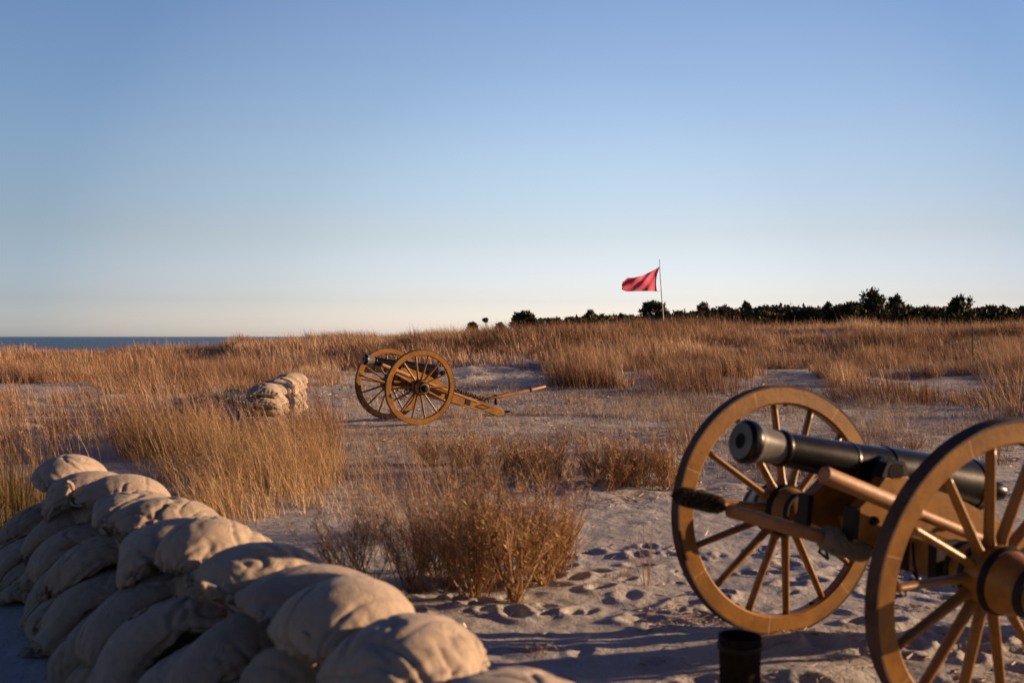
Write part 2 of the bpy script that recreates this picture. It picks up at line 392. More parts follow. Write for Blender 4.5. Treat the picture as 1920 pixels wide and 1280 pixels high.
def make_gun(elev, lean, detail=True):
    g = empty('field_gun')
    # --- barrel, pivoting about the trunnions (own local frame, muzzle +X)
    t0 = .80
    prof = [(.035, 0.0, 2), (.040, .0, 2), (.041, 0, 0), (.086, 0, 0), (.092, .004, 0), (.1, .012, 0), (.1085, .03, 0), (.108, .05, 0), (.101, .066, 0)]
    tb = MB()
    tb.lathe([(t0 - .35, .036), (t0 - .001, .038)], 36, closed=True, mat=1)
    P = [(t0, .038), (t0, .088), (t0 - .006, .097), (t0 - .018, .1065), (t0 - .04, .109), (t0 - .058, .106), (t0 - .066, .1), (t0 - .10, .094), (t0 - .15, .086), (t0 - .20, .0815),
         (t0 - .222, .081), (t0 - .226, .089), (t0 - .236, .0925), (t0 - .248, .0925), (t0 - .256, .089), (t0 - .26, .0835), (t0 - .45, .091), (t0 - .655, .099), (t0 - .66, .1025), (t0 - .672, .1025), (t0 - .677, .100),
         (t0 - .9, .112), (t0 - .905, .118), (t0 - 1.2, .128), (t0 - 1.50, .140), (t0 - 1.503, .146), (t0 - 1.55, .147), (t0 - 1.556, .142), (t0 - 1.58, .126), (t0 - 1.605, .090), (t0 - 1.62, .055), (t0 - 1.64, .036), (t0 - 1.66, .034), (t0 - 1.70, .046), (t0 - 1.735, .053), (t0 - 1.77, .046), (t0 - 1.797, .022), (t0 - 1.80, .004)]
    tb.lathe(P, 48, closed=False)
    for f in tb.b.faces:
        cx = f.calc_center_median().x; rr = math.hypot(f.calc_center_median().y, f.calc_center_median().z)
        if f.material_index == 0 and (cx > t0 - .0015 or (t0 - .222 < cx < t0 - .068)) and rr > .03: f.material_index = 2
    tb.lathe([(-.205, .046), (.205, .046)], 24, Matrix.Rotation(math.pi / 2, 4, 'Z'))
    tb.lathe([(-.135, .066), (.135, .066)], 24, Matrix.Rotation(math.pi / 2, 4, 'Z'))
    tube = autosmooth(tb.build('barrel', [M_TUBE, M_BORE, M_BARE], g, (.065, 0, 1.11), (0, -elev, 0)), 28)
    # --- cheeks
    top = [(.30, .80), (.31, .93), (.22, .99), (.135, 1.085), (-.005, 1.085), (-.11, 1.03), (-.34, .96), (-.60, .84), (-.86, .70), (-.92, .62), (-.86, .52), (-.5, .62), (-.2, .70), (.12, .72)]
    for s in (1, -1):
        ck = MB(); ck.prism(top, s * .135, s * .205, bev=.006); c = ck.build('cheek', M_OCH, g)
        st = MB(); st.box((.308, s * .17, .866), (.03, .082, .16), (0, -.075, 0), bev=.003); st.build('corner_strap', M_IRON, c)
        st = MB()
        st.prism([(x_ + .065, z_ + .035) for x_, z_ in ((.085, 1.052), (.085, 1.066), (.055, 1.125), (-.055, 1.125), (-.085, 1.066), (-.085, 1.052), (-.05, 1.052), (-.04, 1.11), (.04, 1.11), (.05, 1.052))], s * .137, s * .203)
        autosmooth(st.build('trunnion_strap', M_IRON, c), 30)
        for bx_, bz in ((.2, .88), (.02, .83), (-.3, .82), (-.62, .68)):
            st = MB(); st.lathe([(s * .2055, .024), (s * .219, .022), (s * .219, .012), (s * .235, .012)], 10, Matrix.Translation((bx_, 0, bz)) @ Matrix.Rotation(math.pi / 2, 4, 'Z'))
            autosmooth(st.build('bolt', M_IRON, c), 30)
    # --- axle
    ax = MB(); ax.box((0, 0, .735), (.165, .98, .165), bev=.008); ab = ax.build('axle_body', M_OCH, g)
    for yy in (-.47, -.30, .30, .47):
        st = MB(); st.box((0, yy, .735), (.176, .05, .176), bev=.003); st.build('axle_band', M_IRON, ab)
    st = MB(); st.tube([(0, -.62, .715), (0, .62, .715)], .038, 12); st.build('axle_bar', M_IRON, ab)
    for yy in (-.27, .27):
        st = MB(); st.tube([(.09, yy, .66), (.12, yy, .60), (.06, yy, .56), (0, yy * 1.3, .58), (-.06, yy * 1.5, .64)], .009, 6); st.build('hook', M_IRON, ab)
    st = MB(); st.tube([(.10, .36, .80), (.125, .40, .70), (.12, .43, .62), (.09, .36, .655)], .007, 6); st.build('hook', M_IRON, ab)
    # --- stock (single trail)
    def zs(x): return .80 + (x - .10) * (.80 - .13) / (.10 + 2.2)        # centre line of the stock
    stp = [(.16, zs(.16) + .02), (.10, zs(.1) + .085), (-1.2, zs(-1.2) + .10), (-1.75, zs(-1.75) + .075), (-2.12, zs(-2.1) + .055), (-2.2, zs(-2.2) + .03), (-2.24, .12), (-2.22, .05), (-2.1, .035), (-1.75, zs(-1.75) - .10), (-1.2, zs(-1.2) - .13), (.10, zs(.1) - .10)]
    sk = MB(); sk.prism(stp, -.095, .095, bev=.012); stock = sk.build('stock', M_OCH, g)
    for x in (-.93, -1.38):
        for s in (1, -1): pl = MB(); pl.box((x, s * .0985, zs(x) - .01), (.12, .012, .125), (0, -.285, 0), bev=.003); pl.build('side_plate', M_IRON, stock)
    pl = MB(); pl.box((-2.0, 0, .045), (.42, .17, .014), (0, -.06, 0)); pl.build('trail_plate', M_IRON, stock)
    pl = MB(); pl.tube([(-2.36 + .062 * math.cos(t), .062 * math.sin(t), .115) for t in [2 * math.pi * k / 20 for k in range(21)]], .017, 8); pl.build('towing_ring', M_IRON, stock)
    for x in (-1.62, -1.86):
        pl = MB(); pl.tube([(x + .005, -.1, zs(x) + .09), (x, -.07, zs(x) + .15), (x, .07, zs(x) + .15), (x + .005, .1, zs(x) + .09)], .012, 8); pl.build('pointing_ring', M_IRON, stock)
    for s in (1, -1):
        pl = MB(); pl.tube([(-1.66, s * .10, zs(-1.66)), (-1.68, s * .155, zs(-1.66)), (-1.86, s * .155, zs(-1.86)), (-1.88, s * .10, zs(-1.86))], .011, 8); pl.build('trail_handle', M_IRON, stock)
    # --- elevating screw under the breech
    sc_ = MB(); zb = 1.11 - math.sin(elev) * .62 - .14
    sc_.tube([(-.56, 0, .56), (-.56, 0, zb)], .021, 12)
    for k in range(4):
        a = k * math.pi / 2 + .4; sc_.tube([(-.56, 0, .79), (-.56 + .10 * math.cos(a), .10 * math.sin(a), .79)], [.009, .014], 8)
    sc_.lathe([(.735, .05), (.775, .045), (.79, .03)], 16, Matrix.Translation((-.56, 0, 0)) @ Matrix.Rotation(-math.pi / 2, 4, 'Y'))
    autosmooth(sc_.build('elevating_screw', M_IRON, g), 30)
    # --- lock chain looped under the axle, near side
    ch = MB()
    for k in range(9):
        p = Vector((.13, .16 + .03 * k, .62 - .10 * math.sin(math.pi * k / 8)))
        for q_ in (0,):
            ring = [p + Vector((.012 * math.sin(t) * (k % 2), .022 * math.cos(t), .013 * math.sin(t) * (1 - k % 2) + .002)) for t in [2 * math.pi * j / 8 for j in range(9)]]
            ch.tube(ring, .0045, 5)
    ch.build('lock_chain', M_IRON, g)
    for s in (1, -1): make_wheel(g, s, s * .756, lean, .25 if s > 0 else .05)
    return g

gunA = make_gun(R(11.5), .075)
gunA.location = (1.854, 5.164, -.037); gunA.rotation_euler = (-.045, 0, math.pi + .405)
tag(gunA, 'large ochre wheeled cannon with black barrel at lower right of the photo', 'cannon', 'field guns aimed left on the dunes')
gunB = copy_tree(gunA)
gunB.location = (-2.135, 19.651, .045); gunB.rotation_euler = (-.006, 0, math.pi + .528)
for c in children(gunB):
    if c.name.startswith('barrel'): c.rotation_euler = (0, -R(10), 0)
tag(gunB, 'distant ochre wheeled cannon standing in the middle of the bare flat', 'cannon')

def local(g, p):
    M = Matrix.Translation(g.location) @ g.rotation_euler.to_matrix().to_4x4(); return M @ Vector(p)
def fur_np(p0, p1, r, n_, ln, wd, seed):
    """short fleece strands around an axis: vertices, triangles, tints"""
    g_ = np.random.default_rng(seed); p0 = np.array(p0); p1 = np.array(p1); d = (p1 - p0); L = np.linalg.norm(d); d = d / L
    u = np.cross(d, [0, 0, 1.]); u /= np.linalg.norm(u); v = np.cross(d, u)
    t = g_.uniform(-.02, 1.02, n_); a = g_.uniform(0, 2 * np.pi, n_)
    rr = r * np.sqrt(np.clip(1 - np.abs(2 * t - 1) ** 6, .05, 1))
    nrm = u * np.cos(a)[:, None] + v * np.sin(a)[:, None]
    base = p0 + d * (t * L)[:, None] + nrm * rr[:, None] * .9
    dirn = nrm + d * g_.normal(0, .6, n_)[:, None] + g_.normal(0, .4, (n_, 3)); dirn /= np.linalg.norm(dirn, axis=1)[:, None]
    side = np.cross(dirn, g_.normal(0, 1, (n_, 3))); side /= np.linalg.norm(side, axis=1)[:, None]
    ll = ln * g_.uniform(.5, 1.2, n_)[:, None]
    V = np.stack([base - side * wd, base + side * wd, base + dirn * ll], 1).reshape(-1, 3)
    return V, np.arange(n_ * 3).reshape(-1, 3), np.repeat(g_.random(n_), 3)
M_FLEECE = make_grass('grey_fleece', [(0, (.20, .19, .15)), (1, (.42, .40, .32))], .15, .9)
M_BFUR = make_grass('black_fur_sponge', [(0, (.012, .011, .009)), (.72, (.03, .026, .018)), (.9, (.30, .24, .13)), (1, (.40, .33, .18))], .1, .7)
def pole_tool(g, y, pts, rads, matl, name, label, group=None, cat='rammer'):
    """pts in gun coordinates (x, z); becomes a thing with its staff as the top mesh"""
    W = [local(g, (x, y + dy, z)) for x, dy, z in pts]
    o = empty(name, W[0])
    st = MB(); st.tube([p - W[0] for p in W], rads, 16); s = autosmooth(st.build('staff', matl, o), 35)
    tag(o, label, cat, group); return o, W
def add_fur(o, W0, p0, p1, r, n_, ln, matl, name, seed):
    a = Vector(p0) - W0; b_ = Vector(p1) - W0
    V, T, tn = fur_np(a, b_, r, n_, ln, .0022, seed)
    d = (b_ - a); k = MB(); k.tube([a + d * t for t in (0, .04, .12, .5, .88, .96, 1)], [r * .4, r * .75, r * .9, r * .93, r * .9, r * .75, r * .4], 14)
    core = k.build('sponge_core', matl, o); core.name = name
    fr = np_mesh('fleece_strands', V, tris=T, mats=[matl], attrs={'tint': tn}, parent=core)
    return core
for g, nm in ((gunA, 'near'), (gunB, 'distant')):
    far = nm == 'distant'
    wd = 'the large lower-right cannon' if not far else 'the distant cannon'
    # thick wooden rammer head on a thinner staff, laid along the cheek
    o, W = pole_tool(g, .30, [(.60, 0, 1.145), (.595, 0, 1.144), (.58, 0, 1.138), (.02, 0, .925), (.014, 0, .923), (.01, 0, .921), (-1.5, -.05, .36)], [.032, .041, .041, .042, .040, .028, .024], M_WOOD, 'rammer',
                     'light wooden rammer pole laid under the barrel of ' + wd, 'rammers carried on the guns')
    # fleece covered sponge slung under the axle
    o, W = pole_tool(g, .12, [(.99, 0, .965), (.97, 0, .96), (.47, 0, .805), (.46, 0, .80), (-.9, -.02, .38)], [.030, .032, .033, .022, .022], M_WOOD, 'sponge_staff',
                     'pole with grey fleece sponge slung below the axle of ' + wd, 'sponge staffs slung under the guns', 'sponge staff')
    add_fur(o, W[0], local(g, (.45, .12, .80)), local(g, (.15, .12, .70)), .062, 5200, .016, M_FLEECE, 'sponge_head', 5 if far else 6)
o, W = pole_tool(gunA, .075, [(1.0, 0, .98), (.9, 0, .95), (-.8, 0, .42)], [.02, .02, .02], M_WOOD, 'fur_sponge', 'pole tipped with a black and gold fur sponge, in front of the left wheel', 'sponge staffs slung under the guns', 'sponge staff')
add_fur(o, W[0], local(gunA, (1.26, .075, 1.05)), local(gunA, (.99, .075, .977)), .042, 9000, .012, M_BFUR, 'sponge_head', 8)
# handspike fixed in the trail of the distant gun
g = gunB; W = [local(g, (-1.48, 0, .50)), local(g, (-2.1, 0, .565)), local(g, (-2.2, 0, .575)), local(g, (-2.95, 0, .64)), local(g, (-3.32, 0, .68))]
W = [local(g, p) for p in ((-1.50, 0, .345), (-2.08, 0, .43), (-2.12, 0, .435), (-2.9, 0, .55), (-3.3, 0, .62))]
o = empty('handspike', W[0]); k = MB(); k.tube([p - W[0] for p in W], [.022, .034, .045, .036, .024], 14); k.build('staff', M_WOOD, o)
k = MB(); k.tube([W[1] - W[0] + Vector((0, 0, .05)), W[1] - W[0] + Vector((0, 0, -.16))], .03, 10); k.build('iron_socket', M_IRON, o); k = MB(); k.tube([W[3] - W[0], W[3] - W[0] + (W[4] - W[3]) * .1], .043, 12); k.build('iron_fitting', M_IRON, o)
tag(o, 'long wooden handspike angled up from the trail end of the distant cannon', 'handspike')
# prolonge rope coiled on the trail of the distant gun
m, n, l, b = mat('dark_rope'); l.new(ramp(n, l, noise(n, l, 60, 3), [(.3, (.07, .035, .025)), (.7, (.17, .09, .06))]), b.inputs['Base Color']); b.inputs['Roughness'].default_value = .95
k = MB(); pts = []
for t in range(260):
    a = t * .55; s_ = t / 260; x = -1.0 - .78 * s_
    zz = .80 + (x - .10) * .67 / 2.3 + .125
    pts.append(local(gunB, (x + .02 * math.sin(t * 1.3), .10 * math.cos(a), zz + .03 + .026 * math.sin(a * 1.7))))
c0 = pts[0].copy(); k.tube([p - c0 for p in pts], .013, 6)
o = k.build('rope', m, None, c0); tag(o, 'dark red-brown rope wound along the trail of the distant cannon', 'rope')

# dark iron-bound bucket standing below the near gun's far wheel
px, py = (1388 - 960) / F * 4.35, 4.35
zt = H - (1192 - 631) / F * 4.35
bk = empty('bucket', (px, py, tz(px, py) - .02)); h_ = zt - (tz(px, py) - .02)
m, n, l, b = mat('charred_wood'); l.new(ramp(n, l, noise(n, l, 18, 5), [(.3, (.004, .003, .003)), (.75, (.018, .012, .010))]), b.inputs['Base Color']); b.inputs['Roughness'].default_value = .85; b.inputs['Specular IOR Level'].default_value = .1
MZ = Matrix.Rotation(-math.pi / 2, 4, 'Y')
k = MB(); k.lathe([(0, .082), (0, .084), (h_ * .6, .088), (h_ - .02, .091), (h_, .094), (h_, .082), (h_ - .05, .08), (h_ - .05, .004)], 26, MZ, closed=False); autosmooth(k.build('post', m, bk), 35)
k = MB(); k.lathe([(h_ - .055, .092), (h_ - .055, .097), (h_ - .03, .098), (h_ - .03, .092)], 26, MZ, closed=False); k.build('hoop', M_IRON, bk); k = MB(); k.lathe([(h_ * .35, .087), (h_ * .35, .091), (h_ * .35 + .03, .092), (h_ * .35 + .03, .087)], 26, MZ, closed=False); k.build('hoop', M_IRON, bk)
bk.name = 'wooden_post'; tag(bk, 'short black round post standing in front of the large cannon\'s left wheel', 'post')

# ------------------------------------------------------------------ sandbags: small cloth simulation, bag by bag
def bag_topology(nx_, ny_, mouth=False):
    top = np.arange(nx_ * ny_).reshape(nx_, ny_); bot = np.full((nx_, ny_), -1); nid = nx_ * ny_
    for i in range(nx_):
        for j in range(ny_):
            free = mouth and i < 3 and 0 < j < ny_ - 1
            if (i in (0, nx_ - 1) or j in (0, ny_ - 1)) and not free: bot[i, j] = top[i, j]
            else: bot[i, j] = nid; nid += 1
    faces = []; vf = []
    E = set()
    for gi, G in enumerate((top, bot)):
        for i in range(nx_ - 1):
            for j in range(ny_ - 1):
                a, b_, c, d = G[i, j], G[i + 1, j], G[i + 1, j + 1], G[i, j + 1]
                fq = (a, b_, c, d) if gi == 0 else (d, c, b_, a); faces.append(fq)
                if not mouth or i >= 3: vf += [(fq[0], fq[1], fq[2]), (fq[0], fq[2], fq[3])]
                for e, w_ in (((a, b_), 1), ((a, d), 1), ((b_, c), 1), ((c, d), 1), ((a, c), 2), ((b_, d), 2)): E.add((min(e), max(e), w_))
        for i in range(nx_ - 2):
            for j in range(ny_): E.add((min(G[i, j], G[i + 2, j]), max(G[i, j], G[i + 2, j]), 3))
        for i in range(nx_):
            for j in range(ny_ - 2): E.add((min(G[i, j], G[i, j + 2]), max(G[i, j], G[i, j + 2]), 3))
    seam = sorted(set([int(top[3, j]) for j in range(ny_)] + [int(bot[3, j]) for j in range(ny_)])) if mouth else []
    return top, bot, np.array(faces), np.array(vf), np.array(sorted(E)), np.array(seam), nid
TOPO = {}
def sim_bag(center, yaw, zc, obst, seed, res=(21, 15), size=(.76, .50), vol=.031, steps=46, tilt=0., mouth=False, floor=None):
    key = (res, mouth)
    if key not in TOPO: TOPO[key] = bag_topology(*res, mouth)
    top, bot, faces, vf, E, seam, N = TOPO[key]
    g_ = np.random.default_rng(seed); nx_, ny_ = res; a, b_ = size
    flat = np.zeros((N, 2)); P = np.zeros((N, 3))
    U, V = np.meshgrid(np.linspace(-a / 2, a / 2, nx_), np.linspace(-b_ / 2, b_ / 2, ny_), indexing='ij')
    puff = .05 * (np.clip(1 - (2 * U / a) ** 2, 0, 1) * np.clip(1 - (2 * V / b_) ** 2, 0, 1)) ** .5
    for G, s in ((top, 1), (bot, -1)):
        P[G.ravel(), 0] = U.ravel() * .9; P[G.ravel(), 1] = V.ravel() * .88; P[G.ravel(), 2] = s * puff.ravel(); flat[G.ravel(), 0] = U.ravel(); flat[G.ravel(), 1] = V.ravel()
    rest = np.linalg.norm(flat[E[:, 0]] - flat[E[:, 1]], axis=1)
    P += g_.normal(0, .005, P.shape)
    cy, sy = math.cos(yaw), math.sin(yaw)
    P[:, 2] += P[:, 0] * math.tan(tilt)
    P = np.stack([P[:, 0] * cy - P[:, 1] * sy + center[0], P[:, 0] * sy + P[:, 1] * cy + center[1], P[:, 2] + zc], 1)
    V_ = np.zeros_like(P); kE = np.where(E[:, 2] == 3, .04, np.where(E[:, 2] == 2, .7, 1.))
    kC = np.where(E[:, 2] == 3, 0., np.where(E[:, 2] == 2, .35, .75))
    cnt = np.bincount(E[:, :2].ravel(), minlength=N).astype(float)
    dt = .016; i0, i1 = E[:, 0], E[:, 1]
    gz = terrain(P[:, 0], P[:, 1])
    Pp = P.copy()
    for st in range(steps):
        V_ = (P - Pp) / dt * .93 if st else V_; Pp = P.copy()
        V_[:, 2] -= 9.8 * dt; P = P + V_ * dt
        for it in range(7):
            d = P[i1] - P[i0]; L = np.linalg.norm(d, axis=1) + 1e-9; c = L - rest
            k = np.where(c > 0, kE, kC); dv = d * (c * k / L * .5)[:, None]
            for ax_ in range(3):
                P[:, ax_] += (np.bincount(i0, dv[:, ax_], N) - np.bincount(i1, dv[:, ax_], N)) * 3.2 / np.maximum(cnt, 1)
            if len(seam):
                q_ = P[seam]; md = q_.mean(0); rr = np.linalg.norm(q_ - md, axis=1)[:, None]; tgt = b_ / 2 + (.042 - b_ / 2) * min(1, st / 18.); P[seam] = md + (q_ - md) * np.minimum(1, tgt / (rr + 1e-6))
            A, B, C = P[vf[:, 0]], P[vf[:, 1]], P[vf[:, 2]]; ctr = P.mean(0)
            n_ = np.cross(B - A, C - A); vol_ = (n_ * (A - ctr)).sum() / 6
            gr = np.zeros_like(P)
            for q_ in range(3):
                for ax_ in range(3): gr[:, ax_] += np.bincount(vf[:, q_], n_[:, ax_], N) / 6
            P += gr * ((vol - vol_) / ((gr ** 2).sum() + 1e-12)) * .8
            P[:, 2] = np.maximum(P[:, 2], (gz if floor is None else np.maximum(gz, floor(P))) + .004)
        if obst and st % 2 == 0 or (obst and st > steps - 8):
            lo = P.min(0) - .02; hi = P.max(0) + .02
            for ob, (blo, bhi) in obst:
                if (blo > hi).any() or (bhi < lo).any(): continue
                m_ = np.nonzero(((P > blo - .01) & (P < bhi + .01)).all(1))[0]
                for vi in m_:
                    co = Vector(P[vi]); r = ob.find_nearest(co, .2)
                    if r[0] is None: continue
                    s_ = (co - r[0]).dot(r[1])
                    if s_ < .006:
                        nw = r[0] + r[1] * .006
                        if s_ < -.08: nw = co + Vector((0, 0, .02))
                        P[vi] = nw; Pp[vi] = P[vi]
    return P, faces, N
def refine(A, k, axis):
    """Catmull-Rom upsampling of a grid of points along one axis"""
    A = np.moveaxis(A, axis, 0); n_ = len(A)
    E_ = np.concatenate([2 * A[:1] - A[1:2], A, 2 * A[-1:] - A[-2:-1]])
    t = np.arange((n_ - 1) * k + 1) / k; i = np.minimum(t.astype(int), n_ - 2); f = (t - i).reshape(-1, *([1] * (A.ndim - 1)))
    p0, p1, p2, p3 = E_[i], E_[i + 1], E_[i + 2], E_[i + 3]
    return np.moveaxis(.5 * (2 * p1 + (p2 - p0) * f + (2 * p0 - 5 * p1 + 4 * p2 - p3) * f ** 2 + (3 * p1 - p0 - 3 * p2 + p3) * f ** 3), 0, axis)
def finish_bag(name, P, faces, label, group, parent=None, sub=3, res=None, mouth=False, seed=0, size=(.8, .5), amp=1.):
    c = P.mean(0); c[2] = P[:, 2].min(); top, bot = TOPO[(res, mouth)][:2]; g_ = np.random.default_rng(seed)
    Vs = []; Qs = []; n0 = 0; a, b_ = size; ph = g_.uniform(0, 50, 6)
    for sg, G in ((1, top), (-1, bot)):
        A = refine(refine(P[G], sub, 0), sub, 1); nu, nv = A.shape[:2]
        du, dv = np.gradient(A, axis=0), np.gradient(A, axis=1); nr = np.cross(du, dv) * sg; nr /= np.linalg.norm(nr, axis=2)[..., None] + 1e-9
        u, v = np.meshgrid(np.linspace(0, a, nu), np.linspace(0, b_, nv), indexing='ij'); eu = np.minimum(u, a - u); ev_ = np.minimum(v, b_ - v)
        q_ = ph[0] + (0 if sg > 0 else 20)
        d = .015 * np.exp(-eu / .13) * np.sin(2 * np.pi * v / .062 + 7 * fbm(v / .1 + q_, u / .3 + q_)) * (.4 + fbm(v / .07 + q_, u / .5, 2) * 2.2)
        d += .011 * np.exp(-ev_ / .07) * np.sin(2 * np.pi * u / .058 + 7 * fbm(u / .1 + q_, v / .3)) * (.4 + fbm(u / .09 + q_, v / .5 + 3, 2) * 2.2)
        th = ph[1] % 3.14; uu = u * math.cos(th) + v * math.sin(th); vv = -u * math.sin(th) + v * math.cos(th)
        for ii in (2, 3, 4):
            cn_ = fbm(uu / .42 + ph[ii], vv / .16 + ph[ii], 3); d -= .015 * np.exp(-(cn_ / .022) ** 2) * sm(-.15, .2, fbm(uu / .3 + ph[ii], vv / .3, 2) + .05); uu, vv = vv * .8 + uu * .5, uu * .9 - vv * .4
        d += .014 * fbm(u / .16 + q_, v / .13 + q_, 4)
        d *= sm(0, .022, np.minimum(eu, ev_)) * amp
        seam_ = -.016 * np.exp(-((ev_ - .026) / .009) ** 2) * (eu > .01) - .014 * np.exp(-((a - u - .035) / .010) ** 2)
        A = A + nr * (d + seam_ * amp)[..., None]
        id_ = np.arange(nu * nv).reshape(nu, nv) + n0; n0 += nu * nv
        qd = np.stack([id_[:-1, :-1], id_[1:, :-1], id_[1:, 1:], id_[:-1, 1:]], -1).reshape(-1, 4); Vs.append(A.reshape(-1, 3)); Qs.append(qd if sg > 0 else qd[:, ::-1])
    o = np_mesh(name, np.concatenate(Vs) - c, quads=np.concatenate(Qs), mats=[M_CLOTH], loc=c)
    tag(o, label, 'sandbag', group); return o
def bvh_of(P, faces): return BVHTree.FromPolygons([tuple(p) for p in P], [tuple(map(int, f)) for f in faces]), (P.min(0), P.max(0))
ORD = ['first', 'second', 'third', 'fourth', 'fifth', 'sixth', 'seventh', 'eighth', 'ninth', 'tenth', 'eleventh', 'twelfth', 'thirteenth']
A0 = np.array([-3.28, 7.45]); A1 = np.array([.28, 2.45]); dA = (A1 - A0) / np.linalg.norm(A1 - A0); nA = np.array([-dA[1], dA[0]])   # nA points right/away
if nA[0] < 0: nA = -nA
LW = float(np.linalg.norm(A1 - A0)); yawW = math.atan2(nA[1], nA[0])
obst = []; BAGS = []
sr = np.random.default_rng(21)
def add_bag(s, off, zmax, yaw, label, res, mouth, size=(.76, .50), vol=.030, tilt=0., sub=3):
    c = A0 + dA * s + nA * off
    z = zmax + .10
    P, fc, N = sim_bag(c, yaw, z, [ob for ob in obst], int(sr.integers(1e6)), res, size, vol, tilt=tilt, mouth=mouth, floor=wall_floor(zmax - (.02 if zmax > .1 else .1) if zmax < .55 else zmax))
    obst.append(bvh_of(P, fc)); PTS.append(P); o = finish_bag('sandbag', P, fc, label, 'tan sandbags piled in the near wall', sub=sub, res=res, mouth=mouth, seed=len(PTS), size=size); BAGS.append(o); return o
def wall_floor(zf):
    def f(P):
        o = (P[:, :2] - A0) @ nA; return zf - 1.5 * np.maximum(np.abs(o - .02) - .24, 0)
    return f
PTS = []
NB = 12; sp_ = LW / (NB - 1)
for course, (z, lo, ro) in enumerate(((-.01, -.30, .34), (.14, -.25, .29), (.29, -.20, .24), (.44, -.14, .19))):
    cn = ('bottom', 'second', 'third', 'fourth')[course]
    for k in range(NB + (1 if course == 0 else 0)):
        s = (k - (.5 if course % 2 == 0 else 0)) * sp_ + sr.uniform(-.04, .04)
        add_bag(s, lo + sr.uniform(-.05, .05), z + tz(*(A0 + dA * s)), yawW + sr.uniform(-.24, .24),
                f'shaded sandbag in the {cn} course on the wall\'s left face, {ORD[k]} from its far end', (25, 17), sr.random() < .65, vol=sr.uniform(.026, .033))
    for k in range(0, NB, 1):
        s = (k + (.0 if course % 2 == 0 else .5)) * sp_
        if k % 2 and False: continue
        add_bag(s, ro + sr.uniform(-.04, .04), z + tz(*(A0 + dA * s)), yawW + sr.uniform(-.2, .2),
                f'sandbag in the {cn} course on the wall\'s right face, {ORD[k]} from its far end', (13, 9), False, vol=.036)
TOPL = ['crumpled sandbag with a folded flap, topmost at the far left end of the wall', 'sandbag tucked under the crumpled one at the far end, top course', 'plump sandbag third from the far end of the top course', 'sunlit rounded sandbag fourth from the far end of the top course',
        'sandbag with shaded left end, fifth from the far end of the top course', 'sandbag with a small knot on its crown, top course, sixth from far end', 'smooth sandbag with a bright right shoulder, top course, seventh from far end',
        'broad creased sandbag, eighth from the far end of the top course', 'rounded sandbag ninth from the far end, just before the wide one', 'wide sandbag just behind the open-mouthed one in the top course', 'big sandbag with gathered open mouth facing right, nearest full bag of the wall', 'low sandbag at the bottom edge of the photo, beside the open-mouthed one', 'last sandbag of the top course, cut by the bottom edge']
for k in range(13):
    s = k * LW / 12 + sr.uniform(-.03, .03)
    zz = .63 + tz(*(A0 + dA * s)) + (.05, .0, .01, -.01, .02, -.02, .0, .0, .02, .0, .0, -.02, -.06)[k]
    add_bag(s, .02 + sr.uniform(-.03, .03), zz, yawW + (0 if k in (1, 2, 6) else math.pi) + sr.uniform(-.26, .26), TOPL[k], (37, 25), k in (0, 2, 5, 6, 9, 10), (sr.uniform(.86, .98), sr.uniform(.50, .56)), sr.uniform(.031, .037), tilt=-.1)
# distant stack beside the far gun
S0 = np.array([-4.22, 16.9]); S1 = np.array([-5.35, 24.6]); dS = (S1 - S0) / np.linalg.norm(S1 - S0); yawS = math.atan2(dS[1], dS[0]) - math.pi / 2
TPL = []
for k in range(6):
    c = S0 + dS * (.25 + k * .45); zf = tz(*c) + .72
    P, fc, N = sim_bag(c, yawS + (math.pi if k % 2 else 0), zf + .09, [], 300 + k, (23, 15), (.80, .50), (.031, .036, .033)[k % 3], mouth=k in (1, 4), floor=(lambda z_: (lambda P_: z_ - 1.3 * np.maximum(np.abs((P_[:, :2] - S0) @ np.array([dS[1], -dS[0]])) - .22, 0)))(zf))
    TPL.append(finish_bag('sandbag', P, fc, f'pale plump sandbag on top of the distant stack, {ORD[k]} from its near end', 'pale sandbags of the distant stack', res=(23, 15), mouth=k in (1, 4), seed=900 + k, sub=2))
def bag_copy(src, c, z, rz, label):
    o = src.copy(); COL.objects.link(o); o.location = (c[0], c[1], z); o.rotation_euler = (sr.uniform(-.05, .05), sr.uniform(-.05, .05), rz); o['label'] = label
for course in range(5):
    cn = ('bottom', 'second', 'third', 'fourth', 'top')[course]
    for k in range(17):
        if course == 4 and k < 6: continue
        s_ = .1 + k * .46 + (.2 if course % 2 == 0 else 0) + sr.uniform(-.05, .05); c = S0 + dS * s_ + np.array([sr.uniform(-.04, .04), 0])
        e = f'{ORD[k]} from its near end' if k < 13 else ('fourth', 'third', 'second', 'first')[k - 13] + ' from its far end'
        bag_copy(TPL[(k * 5 + course * 2) % 6], c, tz(*c) + (.5 * .0 + 1.0 * .17 * course) - .01 + (.0 if course < 4 else -.06), sr.uniform(-.14, .14), f'pale sandbag in the {cn} course of the distant stack, {e}')

